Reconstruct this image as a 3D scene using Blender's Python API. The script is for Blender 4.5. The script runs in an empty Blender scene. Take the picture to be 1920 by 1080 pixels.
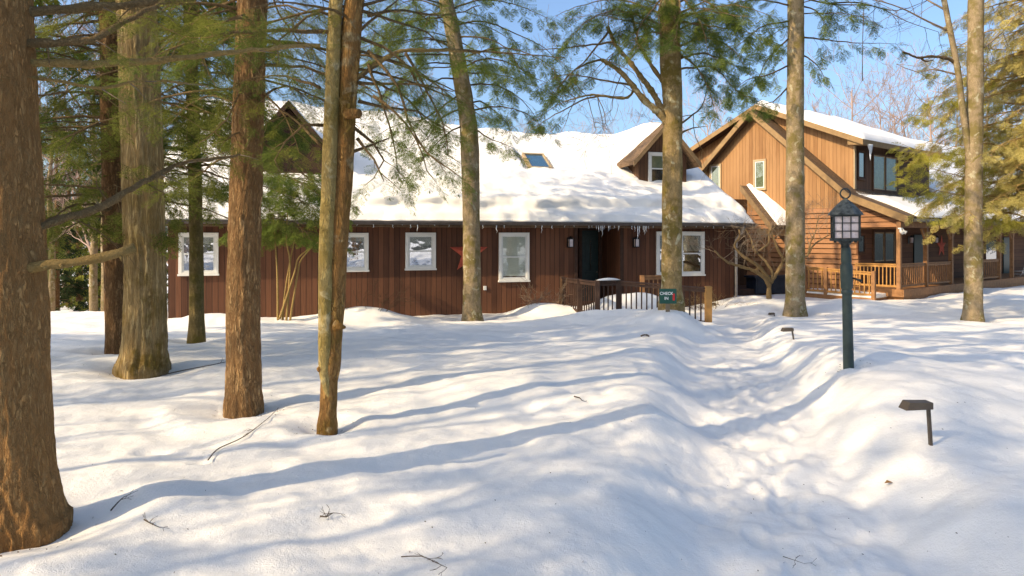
import bpy, math, random
import numpy as np
from mathutils import Vector, Matrix

R = math.radians
random.seed(11)
S = bpy.context.scene
COL = S.collection
F = 1280.0; HY = 447.0; CZ = 1.6           # focal length in photo pixels, horizon row, eye height

# ------------------------------------------------------------------ helpers
def P3(px, py, Y):
    return Vector(((px-960)*Y/F, Y, CZ-(py-HY)*Y/F))

def link(o, parent=None):
    COL.objects.link(o)
    if parent is not None:
        o.parent = parent
    return o

def tag(o, label=None, cat=None, group=None, kind=None):
    if label: o['label'] = label
    if cat: o['category'] = cat
    if group: o['group'] = group
    if kind: o['kind'] = kind
    return o

def empty(name, loc=(0, 0, 0), rz=0, label=None, cat=None, group=None):
    o = bpy.data.objects.new(name, None)
    o.location = loc; o.rotation_euler = (0, 0, rz); o.empty_display_size = .2
    link(o); return tag(o, label, cat, group)

def copy_thing(root):
    r = root.copy(); COL.objects.link(r)
    for ch in list(root.children):
        c = ch.copy(); COL.objects.link(c); c.parent = r
        for g in list(ch.children):
            d = g.copy(); COL.objects.link(d); d.parent = c
    return r

class MB:
    def __init__(s): s.v = []; s.f = []; s.sm = False
    def add(s, vs, fs):
        o = len(s.v); s.v.extend([tuple(q) for q in vs]); s.f.extend([tuple(i+o for i in q) for q in fs]); return s
    def box(s, x0, x1, y0, y1, z0, z1):
        vs = [(x0,y0,z0),(x1,y0,z0),(x1,y1,z0),(x0,y1,z0),(x0,y0,z1),(x1,y0,z1),(x1,y1,z1),(x0,y1,z1)]
        return s.add(vs, [(0,3,2,1),(4,5,6,7),(0,1,5,4),(1,2,6,5),(2,3,7,6),(3,0,4,7)])
    def bar(s, a, b, w, h, up=(0,0,1)):
        a = Vector(a); b = Vector(b); d = (b-a).normalized(); up = Vector(up)
        x = d.cross(up)
        if x.length < 1e-4: x = d.cross(Vector((0,1,0)))
        x.normalize(); y = x.cross(d).normalized()
        x = x*w/2; y = y*h/2
        vs = [a-x-y, a+x-y, a+x+y, a-x+y, b-x-y, b+x-y, b+x+y, b-x+y]
        return s.add(vs, [(0,1,2,3),(7,6,5,4),(0,4,5,1),(1,5,6,2),(2,6,7,3),(3,7,4,0)])
    def prism(s, poly, d):                      # poly: 3d points of one cap, d: extrusion vector
        n = len(poly); d = Vector(d)
        vs = [Vector(p) for p in poly]+[Vector(p)+d for p in poly]
        fs = [tuple(range(n)), tuple(range(2*n-1, n-1, -1))]
        fs += [(i, i+n, (i+1) % n+n, (i+1) % n) for i in range(n)]
        return s.add(vs, fs)
    def tube(s, pts, rad, n=5, cap=True):
        m = len(pts); o = len(s.v)
        px = None
        for i in range(m):
            a = pts[max(i-1, 0)]; b = pts[min(i+1, m-1)]
            t = (b-a)
            if t.length < 1e-9: t = Vector((0,0,1))
            t.normalize()
            if px is None:
                px = t.orthogonal().normalized()
            else:
                px = (px-t*px.dot(t))
                px = px.normalized() if px.length > 1e-6 else t.orthogonal().normalized()
            py = t.cross(px); c = pts[i]; r = rad[i]
            for k in range(n):
                an = 2*math.pi*k/n; ca = math.cos(an)*r; sa = math.sin(an)*r
                s.v.append((c.x+px.x*ca+py.x*sa, c.y+px.y*ca+py.y*sa, c.z+px.z*ca+py.z*sa))
        for i in range(m-1):
            for k in range(n):
                k2 = (k+1) % n
                s.f.append((o+i*n+k, o+i*n+k2, o+(i+1)*n+k2, o+(i+1)*n+k))
        if cap:
            s.f.append(tuple(o+k for k in range(n-1, -1, -1)))
            s.f.append(tuple(o+(m-1)*n+k for k in range(n)))
        return s
    def lathe(s, prof, c=(0,0,0), n=20):
        pts = [Vector((c[0], c[1], c[2]+z)) for r, z in prof]
        o = len(s.v); m = len(prof)
        for r, z in prof:
            for k in range(n):
                an = 2*math.pi*k/n
                s.v.append((c[0]+r*math.cos(an), c[1]+r*math.sin(an), c[2]+z))
        for i in range(m-1):
            for k in range(n):
                k2 = (k+1) % n
                s.f.append((o+i*n+k, o+i*n+k2, o+(i+1)*n+k2, o+(i+1)*n+k))
        s.f.append(tuple(o+k for k in range(n-1, -1, -1)))
        s.f.append(tuple(o+(m-1)*n+k for k in range(n)))
        return s
    def build(s, name, mat, parent=None, smooth=False, bevel=0, off=(0,0,0)):
        me = bpy.data.meshes.new(name)
        if off != (0,0,0):
            ox, oy, oz = off
            s.v = [(a-ox, b-oy, c-oz) for a, b, c in s.v]
        me.from_pydata(s.v, [], s.f); me.update()
        me.materials.append(mat)
        if smooth: me.polygons.foreach_set('use_smooth', [True]*len(me.polygons))
        o = bpy.data.objects.new(name, me); link(o, parent)
        if bevel:
            b = o.modifiers.new('bevel', 'BEVEL'); b.width = bevel; b.segments = 2; b.limit_method = 'ANGLE'
        return o

def np_mesh(name, V, Q, mat, parent=None, smooth=False):
    """V (n,3), Q (m,4) or (m,3) numpy"""
    me = bpy.data.meshes.new(name)
    k = Q.shape[1]
    me.vertices.add(len(V)); me.vertices.foreach_set('co', np.ascontiguousarray(V, dtype=np.float32).ravel())
    me.loops.add(Q.size); me.loops.foreach_set('vertex_index', np.ascontiguousarray(Q, dtype=np.int32).ravel())
    me.polygons.add(len(Q)); me.polygons.foreach_set('loop_start', np.arange(0, Q.size, k, dtype=np.int32))
    me.update(calc_edges=True)
    if smooth: me.polygons.foreach_set('use_smooth', np.ones(len(Q), dtype=bool))
    me.materials.append(mat)
    o = bpy.data.objects.new(name, me); link(o, parent)
    return o

def grid_quads(nr, nc, wrap=False):
    i = np.arange(nr-1)[:, None]; j = np.arange(nc if wrap else nc-1)[None, :]
    j2 = (j+1) % nc
    a = i*nc+j; b = i*nc+j2; c = (i+1)*nc+j2; d = (i+1)*nc+j
    return np.stack([a+0*b, b, c, d+0*b], -1).reshape(-1, 4)

# ---- vectorised value noise
def _h(ix, iy, iz, seed):
    n = (ix*374761393 + iy*668265263 + iz*2147483647 + seed*1442695041) & 0xffffffff
    n = ((n ^ (n >> 13))*1274126177) & 0xffffffff
    n = ((n ^ (n >> 16))*2246822519) & 0xffffffff
    return ((n ^ (n >> 15)) & 0xffff)/65535.0
def vnoise(x, y, z=0.0, seed=0):
    x, y, z = np.broadcast_arrays(np.asarray(x, float), np.asarray(y, float), np.asarray(z, float))
    ix = np.floor(x).astype(np.int64); iy = np.floor(y).astype(np.int64); iz = np.floor(z).astype(np.int64)
    fx = x-ix; fy = y-iy; fz = z-iz
    fx = fx*fx*fx*(fx*(fx*6-15)+10); fy = fy*fy*fy*(fy*(fy*6-15)+10); fz = fz*fz*fz*(fz*(fz*6-15)+10)
    def L(a, b, t): return a+(b-a)*t
    r = L(L(L(_h(ix,iy,iz,seed), _h(ix+1,iy,iz,seed), fx), L(_h(ix,iy+1,iz,seed), _h(ix+1,iy+1,iz,seed), fx), fy),
          L(L(_h(ix,iy,iz+1,seed), _h(ix+1,iy,iz+1,seed), fx), L(_h(ix,iy+1,iz+1,seed), _h(ix+1,iy+1,iz+1,seed), fx), fy), fz)
    return r*2-1
def fbm(x, y, z=0.0, o=3, seed=0):
    t = 0; a = 1.0; s = 0
    for k in range(o):
        t = t+a*vnoise(np.asarray(x)*2**k, np.asarray(y)*2**k, np.asarray(z)*2**k, seed+k*17); s += a; a *= .5
    return t/s
def sstep(a, b, x):
    t = np.clip((np.asarray(x, float)-a)/(b-a), 0, 1); return t*t*(3-2*t)

# ------------------------------------------------------------------ materials
class NT:
    def __init__(s, name):
        s.m = bpy.data.materials.new(name); s.m.use_nodes = True
        s.t = s.m.node_tree; s.t.nodes.clear()
        s.out = s.n('ShaderNodeOutputMaterial')
    def n(s, k, ins=None, **kw):
        nd = s.t.nodes.new(k)
        for a, b in kw.items(): setattr(nd, a, b)
        for a, b in (ins or {}).items():
            if hasattr(b, 'is_output'): s.t.links.new(b, nd.inputs[a])
            else: nd.inputs[a].default_value = b
        return nd
    def coord(s, scale=(1,1,1), kind='Object'):
        tc = s.n('ShaderNodeTexCoord')
        return s.n('ShaderNodeMapping', {'Vector': tc.outputs[kind], 'Scale': scale}).outputs[0]
    def noise(s, vec, scale, detail=4, rough=.55, dist=0):
        return s.n('ShaderNodeTexNoise', {'Vector': vec, 'Scale': scale, 'Detail': detail, 'Roughness': rough, 'Distortion': dist}).outputs[0]
    def ramp(s, fac, stops):
        r = s.n('ShaderNodeValToRGB', {'Fac': fac}); e = r.color_ramp.elements
        while len(e) < len(stops): e.new(.5)
        for q, (p, c) in zip(e, stops):
            q.position = p; q.color = (*c, 1) if len(c) == 3 else c
        return r.outputs[0]
    def mix(s, fac, a, b, mode='MIX'):
        m = s.n('ShaderNodeMix', data_type='RGBA', blend_type=mode)
        for i, v in ((0, fac), (6, a), (7, b)):
            if hasattr(v, 'is_output'): s.t.links.new(v, m.inputs[i])
            else: m.inputs[i].default_value = (*v, 1) if isinstance(v, tuple) and len(v) == 3 else v
        return m.outputs[2]
    def math(s, op, a, b=0.0):
        m = s.n('ShaderNodeMath', operation=op)
        for i, v in ((0, a), (1, b)):
            if hasattr(v, 'is_output'): s.t.links.new(v, m.inputs[i])
            else: m.inputs[i].default_value = v
        return m.outputs[0]
    def bump(s, h, strength=.5, dist=.02, normal=None):
        d = {'Height': h, 'Strength': strength, 'Distance': dist}
        if normal is not None: d['Normal'] = normal
        return s.n('ShaderNodeBump', d).outputs[0]
    def bsdf(s, color, rough=.8, normal=None, spec=.3, metal=0, **kw):
        d = {'Base Color': color if hasattr(color, 'is_output') else (*color, 1), 'Roughness': rough, 'Specular IOR Level': spec, 'Metallic': metal}
        d.update(kw)
        if normal is not None: d['Normal'] = normal
        b = s.n('ShaderNodeBsdfPrincipled', d)
        s.t.links.new(b.outputs[0], s.out.inputs[0]); return b

def plain(name, c, rough=.7, metal=0, spec=.3, var=.25, scale=6):
    t = NT(name); v = t.coord()
    n = t.noise(v, scale, 5)
    dark = tuple(x*(1-var) for x in c); lite = tuple(min(x*(1+var), 1) for x in c)
    t.bsdf(t.ramp(n, [(.3, dark), (.7, lite)]), rough, t.bump(t.noise(v, scale*8, 3), .15, .005), spec, metal)
    return t.m

def m_snow():
    t = NT('snow'); v = t.coord()
    n = t.noise(v, .6, 4)
    c = t.ramp(n, [(.3, (.865, .83, .775)), (.7, (.90, .87, .82))])
    h1 = t.noise(v, 9, 6, .6); h2 = t.noise(v, 130, 3, .6)
    h3 = t.noise(v, 34, 5, .65)
    b = t.bump(h2, .55, .008, t.bump(h3, .35, .015, t.bump(h1, .3, .03)))
    t.bsdf(c, .55, b, .25)
    return t.m

def m_bark(name, dark, mid, lite, moss=None, zs=.22, scale=9, lichen=None, bump=.9, mossheight=None, crackw=.8, lsc=5.5, cw=.17):
    t = NT(name); v = t.coord((1, 1, zs)); v2 = t.coord()
    dd = t.n('ShaderNodeVectorMath', {0: t.n('ShaderNodeTexNoise', {'Vector': v, 'Scale': scale*.55, 'Detail': 4.0}).outputs[1]}, operation='SCALE'); dd.inputs[3].default_value = 1.6/scale
    vd = t.n('ShaderNodeVectorMath', {0: v, 1: dd.outputs[0]}, operation='ADD').outputs[0]
    vor = t.n('ShaderNodeTexVoronoi', {'Vector': vd, 'Scale': scale}, feature='DISTANCE_TO_EDGE').outputs[0]
    cell = t.n('ShaderNodeTexVoronoi', {'Vector': vd, 'Scale': scale}, feature='F1').outputs[1]
    cellcrack = t.ramp(vor, [(.015, (.45,.45,.45)), (cw, (1,1,1))])
    def ridge(sc, seed, w):
        q = t.n('ShaderNodeTexNoise', {'Vector': t.n('ShaderNodeVectorMath', {0: v, 1: (seed, seed*.7, seed*1.3)}, operation='ADD').outputs[0], 'Scale': sc, 'Detail': 5.0, 'Roughness': .62, 'Distortion': .35}).outputs[0]
        q = t.math('ABSOLUTE', t.math('SUBTRACT', q, .5))
        return t.ramp(q, [(0, (0,0,0)), (w, (1,1,1))])
    crack = t.math('MULTIPLY', t.math('MULTIPLY', ridge(scale*.55, 3.1, .085), ridge(scale*1.1, 7.7, .05)), cellcrack)
    n = t.noise(v, scale*1.4, 8, .7); fine = t.noise(t.coord((1, 1, zs*.5)), scale*5, 5, .7); big = t.noise(v2, 1.6, 5, .6)
    c = t.ramp(n, [(.28, mid), (.72, lite)])
    cv = t.n('ShaderNodeSeparateColor', {0: cell}).outputs[0]
    c = t.mix(t.math('MULTIPLY', cv, .28*crackw), c, tuple(a*.62 for a in mid))
    c = t.mix(t.ramp(fine, [(.32, (.6,.6,.6)), (.50, (0,0,0))]), c, tuple((a+b)/2 for a, b in zip(dark, mid)))
    c = t.mix(t.ramp(big, [(.42, (0,0,0)), (.66, (.5,.5,.5))]), c, tuple(a*.72 for a in mid))
    if moss:
        mn = t.noise(v2, 3.2, 6, .65)
        f = t.ramp(mn, [(.47, (0,0,0)), (.60, (.85,.85,.85))])
        if mossheight is not None:
            z = t.n('ShaderNodeSeparateXYZ', {0: t.n('ShaderNodeTexCoord').outputs['Object']}).outputs[2]
            zf = t.n('ShaderNodeMapRange', {'Value': z, 'From Min': 0.0, 'From Max': mossheight, 'To Min': 1.0, 'To Max': .12}).outputs[0]
            f = t.math('MULTIPLY', f, zf)
        c = t.mix(f, c, moss)
    if lichen:
        ln = t.noise(v2, lsc, 6, .62, .4)
        f = t.ramp(ln, [(.57, (0,0,0)), (.64, (.85,.85,.85))])
        c = t.mix(f, c, lichen)
    c = t.mix(t.math('MULTIPLY', t.math('SUBTRACT', 1.0, crack), crackw), c, dark)
    h = t.math('ADD', t.math('MULTIPLY', crack, crackw), t.math('ADD', t.math('MULTIPLY', n, .6), t.math('MULTIPLY', fine, .4)))
    t.bsdf(c, .9, t.bump(h, bump, .035), .12)
    return t.m

def m_leaf(name, a, b, c, trans=.45):
    t = NT(name)
    g = t.n('ShaderNodeNewGeometry')
    col = t.ramp(g.outputs['Random Per Island'], [(0, a), (.55, b), (1, c)])
    n = t.noise(t.coord(), .9, 3)
    col = t.mix(t.ramp(n, [(.35, (0,0,0)), (.7, (.6,.6,.6))]), col, t.mix(.5, col, c))
    d = t.n('ShaderNodeBsdfDiffuse', {'Color': col})
    tr = t.n('ShaderNodeBsdfTranslucent', {'Color': col})
    mx = t.n('ShaderNodeMixShader', {0: trans, 1: d.outputs[0], 2: tr.outputs[0]})
    t.t.links.new(mx.outputs[0], t.out.inputs[0])
    return t.m

def m_board(name, c0, c1, c2, width=.14, axis='XY', rough=.75, groove=.07):
    """boards side by side along local x+y (vertical) or z (horizontal): each board its own tone, grain, grooves"""
    t = NT(name)
    sp = t.n('ShaderNodeSeparateXYZ', {0: t.n('ShaderNodeTexCoord').outputs['Object']})
    u = t.math('ADD', sp.outputs[0], sp.outputs[1]) if axis == 'XY' else sp.outputs[2]
    k = t.math('DIVIDE', u, width)
    wn = t.n('ShaderNodeTexWhiteNoise', {'W': t.math('FLOOR', k)}, noise_dimensions='1D').outputs[0]
    base = t.ramp(wn, [(0, c0), (.5, c1), (1, c2)])
    gr = t.noise(t.coord((14, 14, .5) if axis == 'XY' else (.6, .6, 14)), 3, 6, .65)
    base = t.mix(t.ramp(gr, [(.35, (0,0,0)), (.7, (.6,.6,.6))]), base, tuple(x*.55 for x in c0))
    st = t.noise(t.coord((.6, .6, .25)), 1.2, 4)
    base = t.mix(t.ramp(st, [(.35, (0,0,0)), (.7, (.75,.75,.75))]), base, c2)
    fr = t.math('FRACT', k)
    e = t.math('MINIMUM', fr, t.math('SUBTRACT', 1.0, fr))
    g = t.ramp(e, [(0, (0,0,0)), (groove, (1,1,1))])
    base = t.mix(t.math('SUBTRACT', 1.0, g), base, tuple(x*.25 for x in c0))
    t.bsdf(base, rough, t.bump(g, .7, .012, t.bump(gr, .2, .004)), .25)
    return t.m

def m_shingle(name, a, b, c):
    t = NT(name)
    v = t.coord((1, 1, 1))
    br = t.n('ShaderNodeTexBrick', {'Vector': v, 'Color1': (*a, 1), 'Color2': (*b, 1), 'Mortar': (*c, 1), 'Scale': 1.0,
             'Mortar Size': .008, 'Brick Width': .3, 'Row Height': .14}, offset=.5)
    n = t.noise(v, 9, 5)
    col = t.mix(t.ramp(n, [(.3, (0,0,0)), (.75, (.7,.7,.7))]), br.outputs[0], c)
    t.bsdf(col, .9, t.bump(br.outputs[1], -.4, .01), .15)
    return t.m

def m_glass_dark(name, c=(.02,.025,.03), wav=.02):
    t = NT(name); v = t.coord((1, 1, 1.4))
    n = t.noise(v, 2.2, 2)
    t.bsdf(c, .02, t.bump(n, wav, .25), 1.0, 0, **{'Coat Weight': .7, 'Coat Roughness': .02, 'IOR': 1.85})
    return t.m
def m_glass_clear(name, refl=.3):
    t = NT(name); n = t.noise(t.coord(), 2.2, 2)
    a = t.n('ShaderNodeBsdfTransparent', {'Color': (.9,.93,.92,1)})
    g = t.n('ShaderNodeBsdfGlossy', {'Roughness': .03, 'Color': (.9,.93,1,1), 'Normal': t.bump(n, .02, .2)})
    mx = t.n('ShaderNodeMixShader', {0: refl, 1: a.outputs[0], 2: g.outputs[0]})
    t.t.links.new(mx.outputs[0], t.out.inputs[0]); return t.m
def m_ice():
    t = NT('ice'); t.bsdf((.85, .9, .95), .12, None, .5, 0, **{'Transmission Weight': .4, 'IOR': 1.31}); return t.m

M = dict(
    snow=m_snow(),
    pine=m_bark('bark_pine', (.17,.08,.033), (.50,.27,.12), (.68,.45,.23), zs=.24, scale=22, bump=1.0, crackw=.75, cw=.13),
    pinebig=m_bark('bark_pine_rough', (.22,.095,.034), (.57,.275,.10), (.74,.45,.20), zs=.26, scale=34, bump=1.0, crackw=.55, cw=.13),
    pine2=m_bark('bark_pine_dark', (.09,.043,.018), (.30,.155,.07), (.44,.26,.13), zs=.25, scale=17),
    oak=m_bark('bark_oak', (.13,.07,.024), (.52,.34,.14), (.76,.58,.32), moss=(.22,.15,.02), zs=.10, scale=23, mossheight=2.6, crackw=.65, cw=.2),
    thin=m_bark('bark_mossy', (.08,.052,.02), (.25,.17,.07), (.38,.28,.12), moss=(.16,.135,.03), zs=.4, scale=17, crackw=.5),
    pale=m_bark('bark_pale', (.16,.10,.035), (.48,.33,.12), (.64,.49,.22), moss=(.33,.235,.07), zs=.5, scale=14, bump=.9, crackw=.4, lichen=(.66,.55,.32)),
    orange=m_bark('bark_orange', (.12,.05,.018), (.42,.205,.07), (.58,.34,.13), moss=(.27,.17,.04), zs=.3, scale=15, lichen=(.58,.45,.25), bump=.95, crackw=.6),
    grey=m_bark('bark_grey', (.10,.07,.04), (.29,.205,.12), (.44,.335,.205), moss=(.18,.14,.04), zs=.5, scale=14, lichen=(.50,.45,.31), bump=.6, crackw=.3, lsc=4.2),
    lich=m_bark('bark_lichen', (.11,.07,.03), (.34,.225,.10), (.52,.38,.195), moss=(.19,.14,.028), zs=.5, scale=14, lichen=(.68,.60,.38), bump=.8, crackw=.4, lsc=3.6),
    branch=m_bark('branch_bark', (.11,.065,.03), (.36,.23,.11), (.52,.37,.19), zs=1, scale=34, bump=1.0, crackw=.45),
    branchdark=m_bark('branch_bark_dark', (.06,.04,.022), (.145,.098,.055), (.23,.165,.095), zs=1, scale=30, bump=.9, crackw=.4),
    gold=m_bark('branch_bark_golden', (.20,.11,.035), (.43,.27,.095), (.58,.41,.18), zs=1, scale=30, bump=.8, crackw=.35),
    twig=plain('twig_wood', (.22,.16,.11), .85, var=.35, scale=8),
    hazetwig=plain('hazed_twig_wood', (.31,.215,.175), .9, var=.25, scale=3),  # pale tone puts the haze of distance into the wood colour
    leaf=m_leaf('needles_green', (.055,.10,.024), (.13,.185,.045), (.235,.26,.06)),
    leafolive=m_leaf('needles_olive', (.085,.115,.024), (.195,.215,.048), (.33,.31,.075)),
    leafgold=m_leaf('needles_golden', (.26,.225,.06), (.46,.38,.12), (.62,.49,.20), .28),
    leaflime=m_leaf('needles_yellow_green', (.20,.20,.03), (.38,.345,.065), (.52,.44,.11), .3),
    leafdark=m_leaf('needles_dark', (.02,.034,.016), (.04,.06,.026), (.075,.09,.035), .2),
    wall=m_board('brown_boards', (.062,.024,.014), (.110,.043,.024), (.185,.075,.040), .15),
    gable=m_board('golden_boards', (.265,.125,.052), (.33,.165,.07), (.40,.21,.095), .16, groove=.05),
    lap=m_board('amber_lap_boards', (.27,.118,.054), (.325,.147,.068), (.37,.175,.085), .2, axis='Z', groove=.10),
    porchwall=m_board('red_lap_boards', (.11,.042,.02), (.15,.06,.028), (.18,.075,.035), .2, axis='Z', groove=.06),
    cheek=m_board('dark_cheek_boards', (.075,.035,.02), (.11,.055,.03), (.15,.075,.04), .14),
    deckwood=plain('deck_wood', (.30,.14,.06), .75, var=.25),
    raildark=plain('rail_wood_dark', (.07,.037,.025), .75, var=.3),
    railgold=plain('rail_wood_golden', (.42,.205,.065), .75, var=.2),
    railwarm=plain('rail_wood_warm', (.30,.145,.065), .75, var=.25),
    rake=plain('rake_board', (.23,.145,.075), .8, var=.2),
    rakegold=plain('rake_board_pale', (.27,.165,.078), .8, var=.15),
    soffit=plain('soffit_wood', (.06,.03,.02), .85),
    shingle=m_shingle('shingles', (.15,.092,.056), (.21,.132,.08), (.08,.052,.034)),
    gutter=plain('gutter_metal', (.09,.075,.07), .45, .3),
    white=plain('white_paint', (.74,.73,.69), .5, var=.05),
    sash=plain('sash_paint', (.66,.66,.63), .5, var=.05),
    tan=plain('tan_frame', (.40,.29,.17), .6, var=.1),
    glass=m_glass_dark('window_glass'),
    glassb=m_glass_clear('window_glass_clear', .09),
    glassc=m_glass_clear('window_glass_mirrorlike', .42), inner=plain('painted_dark_sheet', (.012,.012,.013), .9),
    blind=plain('blind_cloth', (.66,.64,.57), .8, var=.08),
    blindgreen=plain('blind_green', (.20,.215,.13), .8, var=.2),
    skyl=m_glass_dark('skylight_glass', (.03,.10,.16), .03),
    door=plain('door_paint', (.012,.028,.026), .4, var=.2),
    black=plain('black_metal', (.02,.02,.022), .45, .4),
    red=plain('red_metal', (.42,.07,.04), .5, var=.25, scale=9),
    redstar=plain('red_star_paint', (.62,.10,.05), .5, var=.2),
    redbright=plain('red_paint', (.6,.03,.03), .5, var=.1),
    postgreen=plain('post_green', (.036,.056,.052), .5, var=.3),
    lantern=plain('lantern_metal', (.035,.042,.042), .5, .4, var=.5, scale=18),
    lanternroof=plain('lantern_patina', (.10,.105,.09), .55, .3, var=.7, scale=24),
    frost=plain('frosted_glass', (.62,.53,.53), .25, var=.2, scale=12),
    signgreen=plain('sign_green', (.012,.085,.062), .5, var=.1),
    lettering=plain('lettering_white', (.85,.85,.82), .5, var=.03),
    bronze=plain('bronze_metal', (.11,.085,.065), .5, .3),
    post=plain('grey_stake', (.2,.15,.1), .85),
    plank=plain('pale_board', (.42,.31,.09), .8),
    pipe=plain('downspout_metal', (.40,.36,.33), .5),
    navy=plain('navy_plastic', (.02,.028,.04), .5),
    ice=m_ice(),
    debris=plain('debris', (.10,.07,.045), .9),
    leafbrown=plain('dead_leaf', (.3,.15,.05), .9),
)

# ------------------------------------------------------------------ ground
PATH = np.array([(-.3,-8), (.6,0), (1.62,3.6), (2.2,6), (2.85,8.4), (3.5,11), (4.35,13.8), (5.05,16), (5.6,18), (5.9,20)])
def path_x(y): return np.interp(y, PATH[:, 1], PATH[:, 0])
BUMPS = []     # x, y, rx, ry, h
def base_ground(x, y):
    x = np.asarray(x, float); y = np.asarray(y, float)
    z = np.interp(y, [-30, 3, 9, 19, 24, 60], [.25, .03, 0, -.6, -.66, -.7])
    # the land drops away beyond the left end of the lodge
    w = sstep(-8.5, -11.5, x)
    z = z-w*np.interp(y, [19, 22, 30, 50, 120], [0, .12, 1.0, 2.6, 3.4])
    far = sstep(45, 120, y)*(1-w); z = z-far*2.0
    # big soft undulation and wind-softened relief
    near = sstep(60, 20, y)
    z = z+.035*fbm(x*.33, y*.4, 0, 2, 3)*near+.026*fbm(x*.9+y*.35, y*.75, 0, 3, 9)*near
    z = z+.024*vnoise(x*2.1+y*.8, y*1.7, 0, 21)*near+.015*fbm(x*3.6+y*.6, y*3.0, 0, 2, 23)*near
    # the trodden path between two banks
    d = x-path_x(y); end = sstep(19.5, 17, y)
    wob = .12*vnoise(y*.9, d*0+.5, 0, 5)+.06*vnoise(y*2.3, d*0, 0, 6)
    hw = .50+.25*sstep(5, 2, y)
    dl = -d-hw+wob; dr = d-hw*1.05+wob
    side = np.maximum(dl, dr)
    trench = -.24*(1-sstep(-.05, .62, side))
    bank = (.07*np.exp(-((dl-.75)/.5)**2)+.07*np.exp(-((dr-.85)/.6)**2))*(.7+.6*vnoise(y*.8, 3+d*0, 0, 8))
    lump = .03*fbm(d*4, y*3.2, 0, 3, 31)*np.exp(-((side-.15)/.45)**2)
    foot = (-.04*np.clip(vnoise(d*4.2+9, y*3.1, 0, 44)-.2, 0, 1)+.018*fbm(d*9, y*7, 0, 2, 45))*sstep(.12, -.05, side)
    z = z+(trench+bank+lump+foot)*end
    for bx, by, rx, ry, h in BUMPS:
        z = z+h*np.exp(-((x-bx)/rx)**2-((y-by)/ry)**2)
    return z
def ground1(x, y): return float(base_ground(x, y))
def hit(px, py, ymax=40.0, y0=2.0):
    """where the sight line through a picture point meets the snow"""
    y = y0
    while y < ymax:
        p = P3(px, py, y)
        if p.z <= ground1(p.x, p.y): break
        y += .04
    return Vector((p.x, y, ground1(p.x, y)))

HA = R(15.0)
HP = Vector((-1.17, 20.0, 0))
class Frame:
    def __init__(s, o, a):
        s.o = Vector(o); s.a = a; s.x = Vector((math.cos(a), math.sin(a), 0)); s.y = Vector((-math.sin(a), math.cos(a), 0))
    def py(s, px, py, t=0.0):          # on the local plane y = t  ->  (x, z)
        d = P3(px, py, 1.0)-Vector((0,0,CZ)); o = Vector((0,0,CZ))
        k = (t-(o-s.o).dot(s.y))/d.dot(s.y); w = o+d*k
        return (w-s.o).dot(s.x), w.z-s.o.z
    def pxx(s, px, py, t=0.0):         # on the local plane x = t  ->  (y, z)
        d = P3(px, py, 1.0)-Vector((0,0,CZ)); o = Vector((0,0,CZ))
        k = (t-(o-s.o).dot(s.x))/d.dot(s.x); w = o+d*k
        return (w-s.o).dot(s.y), w.z-s.o.z
    def loc(s, w): 
        d = Vector(w)-s.o; return Vector((d.dot(s.x), d.dot(s.y), d.z))
    def wld(s, x, y, z): return s.o+s.x*x+s.y*y+Vector((0,0,z))
H = Frame(HP, HA)                       # the long brown lodge
W = Frame((13.9, 24.5, 0), R(-52.0))    # the golden wing on the right

# drifts and mounds (place in the world, size, height)
def mound(px, Y, rx, ry, h): BUMPS.append(((px-960)*Y/F, Y, rx, ry, h))
mound(1262, 14.6, 1.0, 1.1, .42)        # around the sign and tree
mound(1180, 13.2, 1.6, 1.4, .12)
mound(700, 17.6, 1.0, .7, .30)
mound(660, 17.2, .8, .6, .12)
mound(1015, 19.2, .9, .7, .42)
mound(400, 16.4, .9, .6, .25)
mound(560, 17.2, 1.2, .5, .10)
mound(1390, 21.5, 1.2, 1.2, .30)
mound(1470, 21.0, 1.6, 1.2, .22)
mound(1615, 20.8, 1.5, 1.1, .34)
mound(1800, 21.5, 2.2, 1.0, .22)
mound(1900, 22.0, 1.5, 1.0, .2)
mound(1175, 19.1, 1.25, .55, .58)
mound(1230, 18.6, .7, .5, .34)
mound(1140, 18.9, .4, .4, .12)
mound(1150, 16.4, 1.6, .9, .34)
BUMPS.append((14.6, 24.0, 1.6, .9, .14)); BUMPS.append((17.5, 26.2, 2.2, 1.0, .16)); BUMPS.append((21.0, 29.0, 2.5, 1.2, .2))
mound(1700, 14.5, 2.0, 1.6, .10)
mound(1760, 7.2, 1.1, 1.3, .16)
mound(1660, 6.5, .7, .9, .08)
mound(1325, 16.5, .9, .6, .22)
mound(1600, 8.6, .9, .9, .10)
mound(1000, 7.4, 1.3, .9, .13)
mound(1150, 9.5, 1.2, 1.2, .10)
mound(1040, 6.2, .8, .35, -.07)
mound(480, 6.2, 1.2, .6, -.05)

WELLS = []    # melted hollows at trunk feet: x, y, r, depth
def ground_np(x, y):
    z = base_ground(x, y)
    for wx, wy, r, d in WELLS:
        rr = np.hypot(x-wx, y-wy)
        z = z-d*np.exp(-(rr/r)**2)+d*.35*np.exp(-((rr-r*1.6)/(r*.6))**2)
    return z

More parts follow.
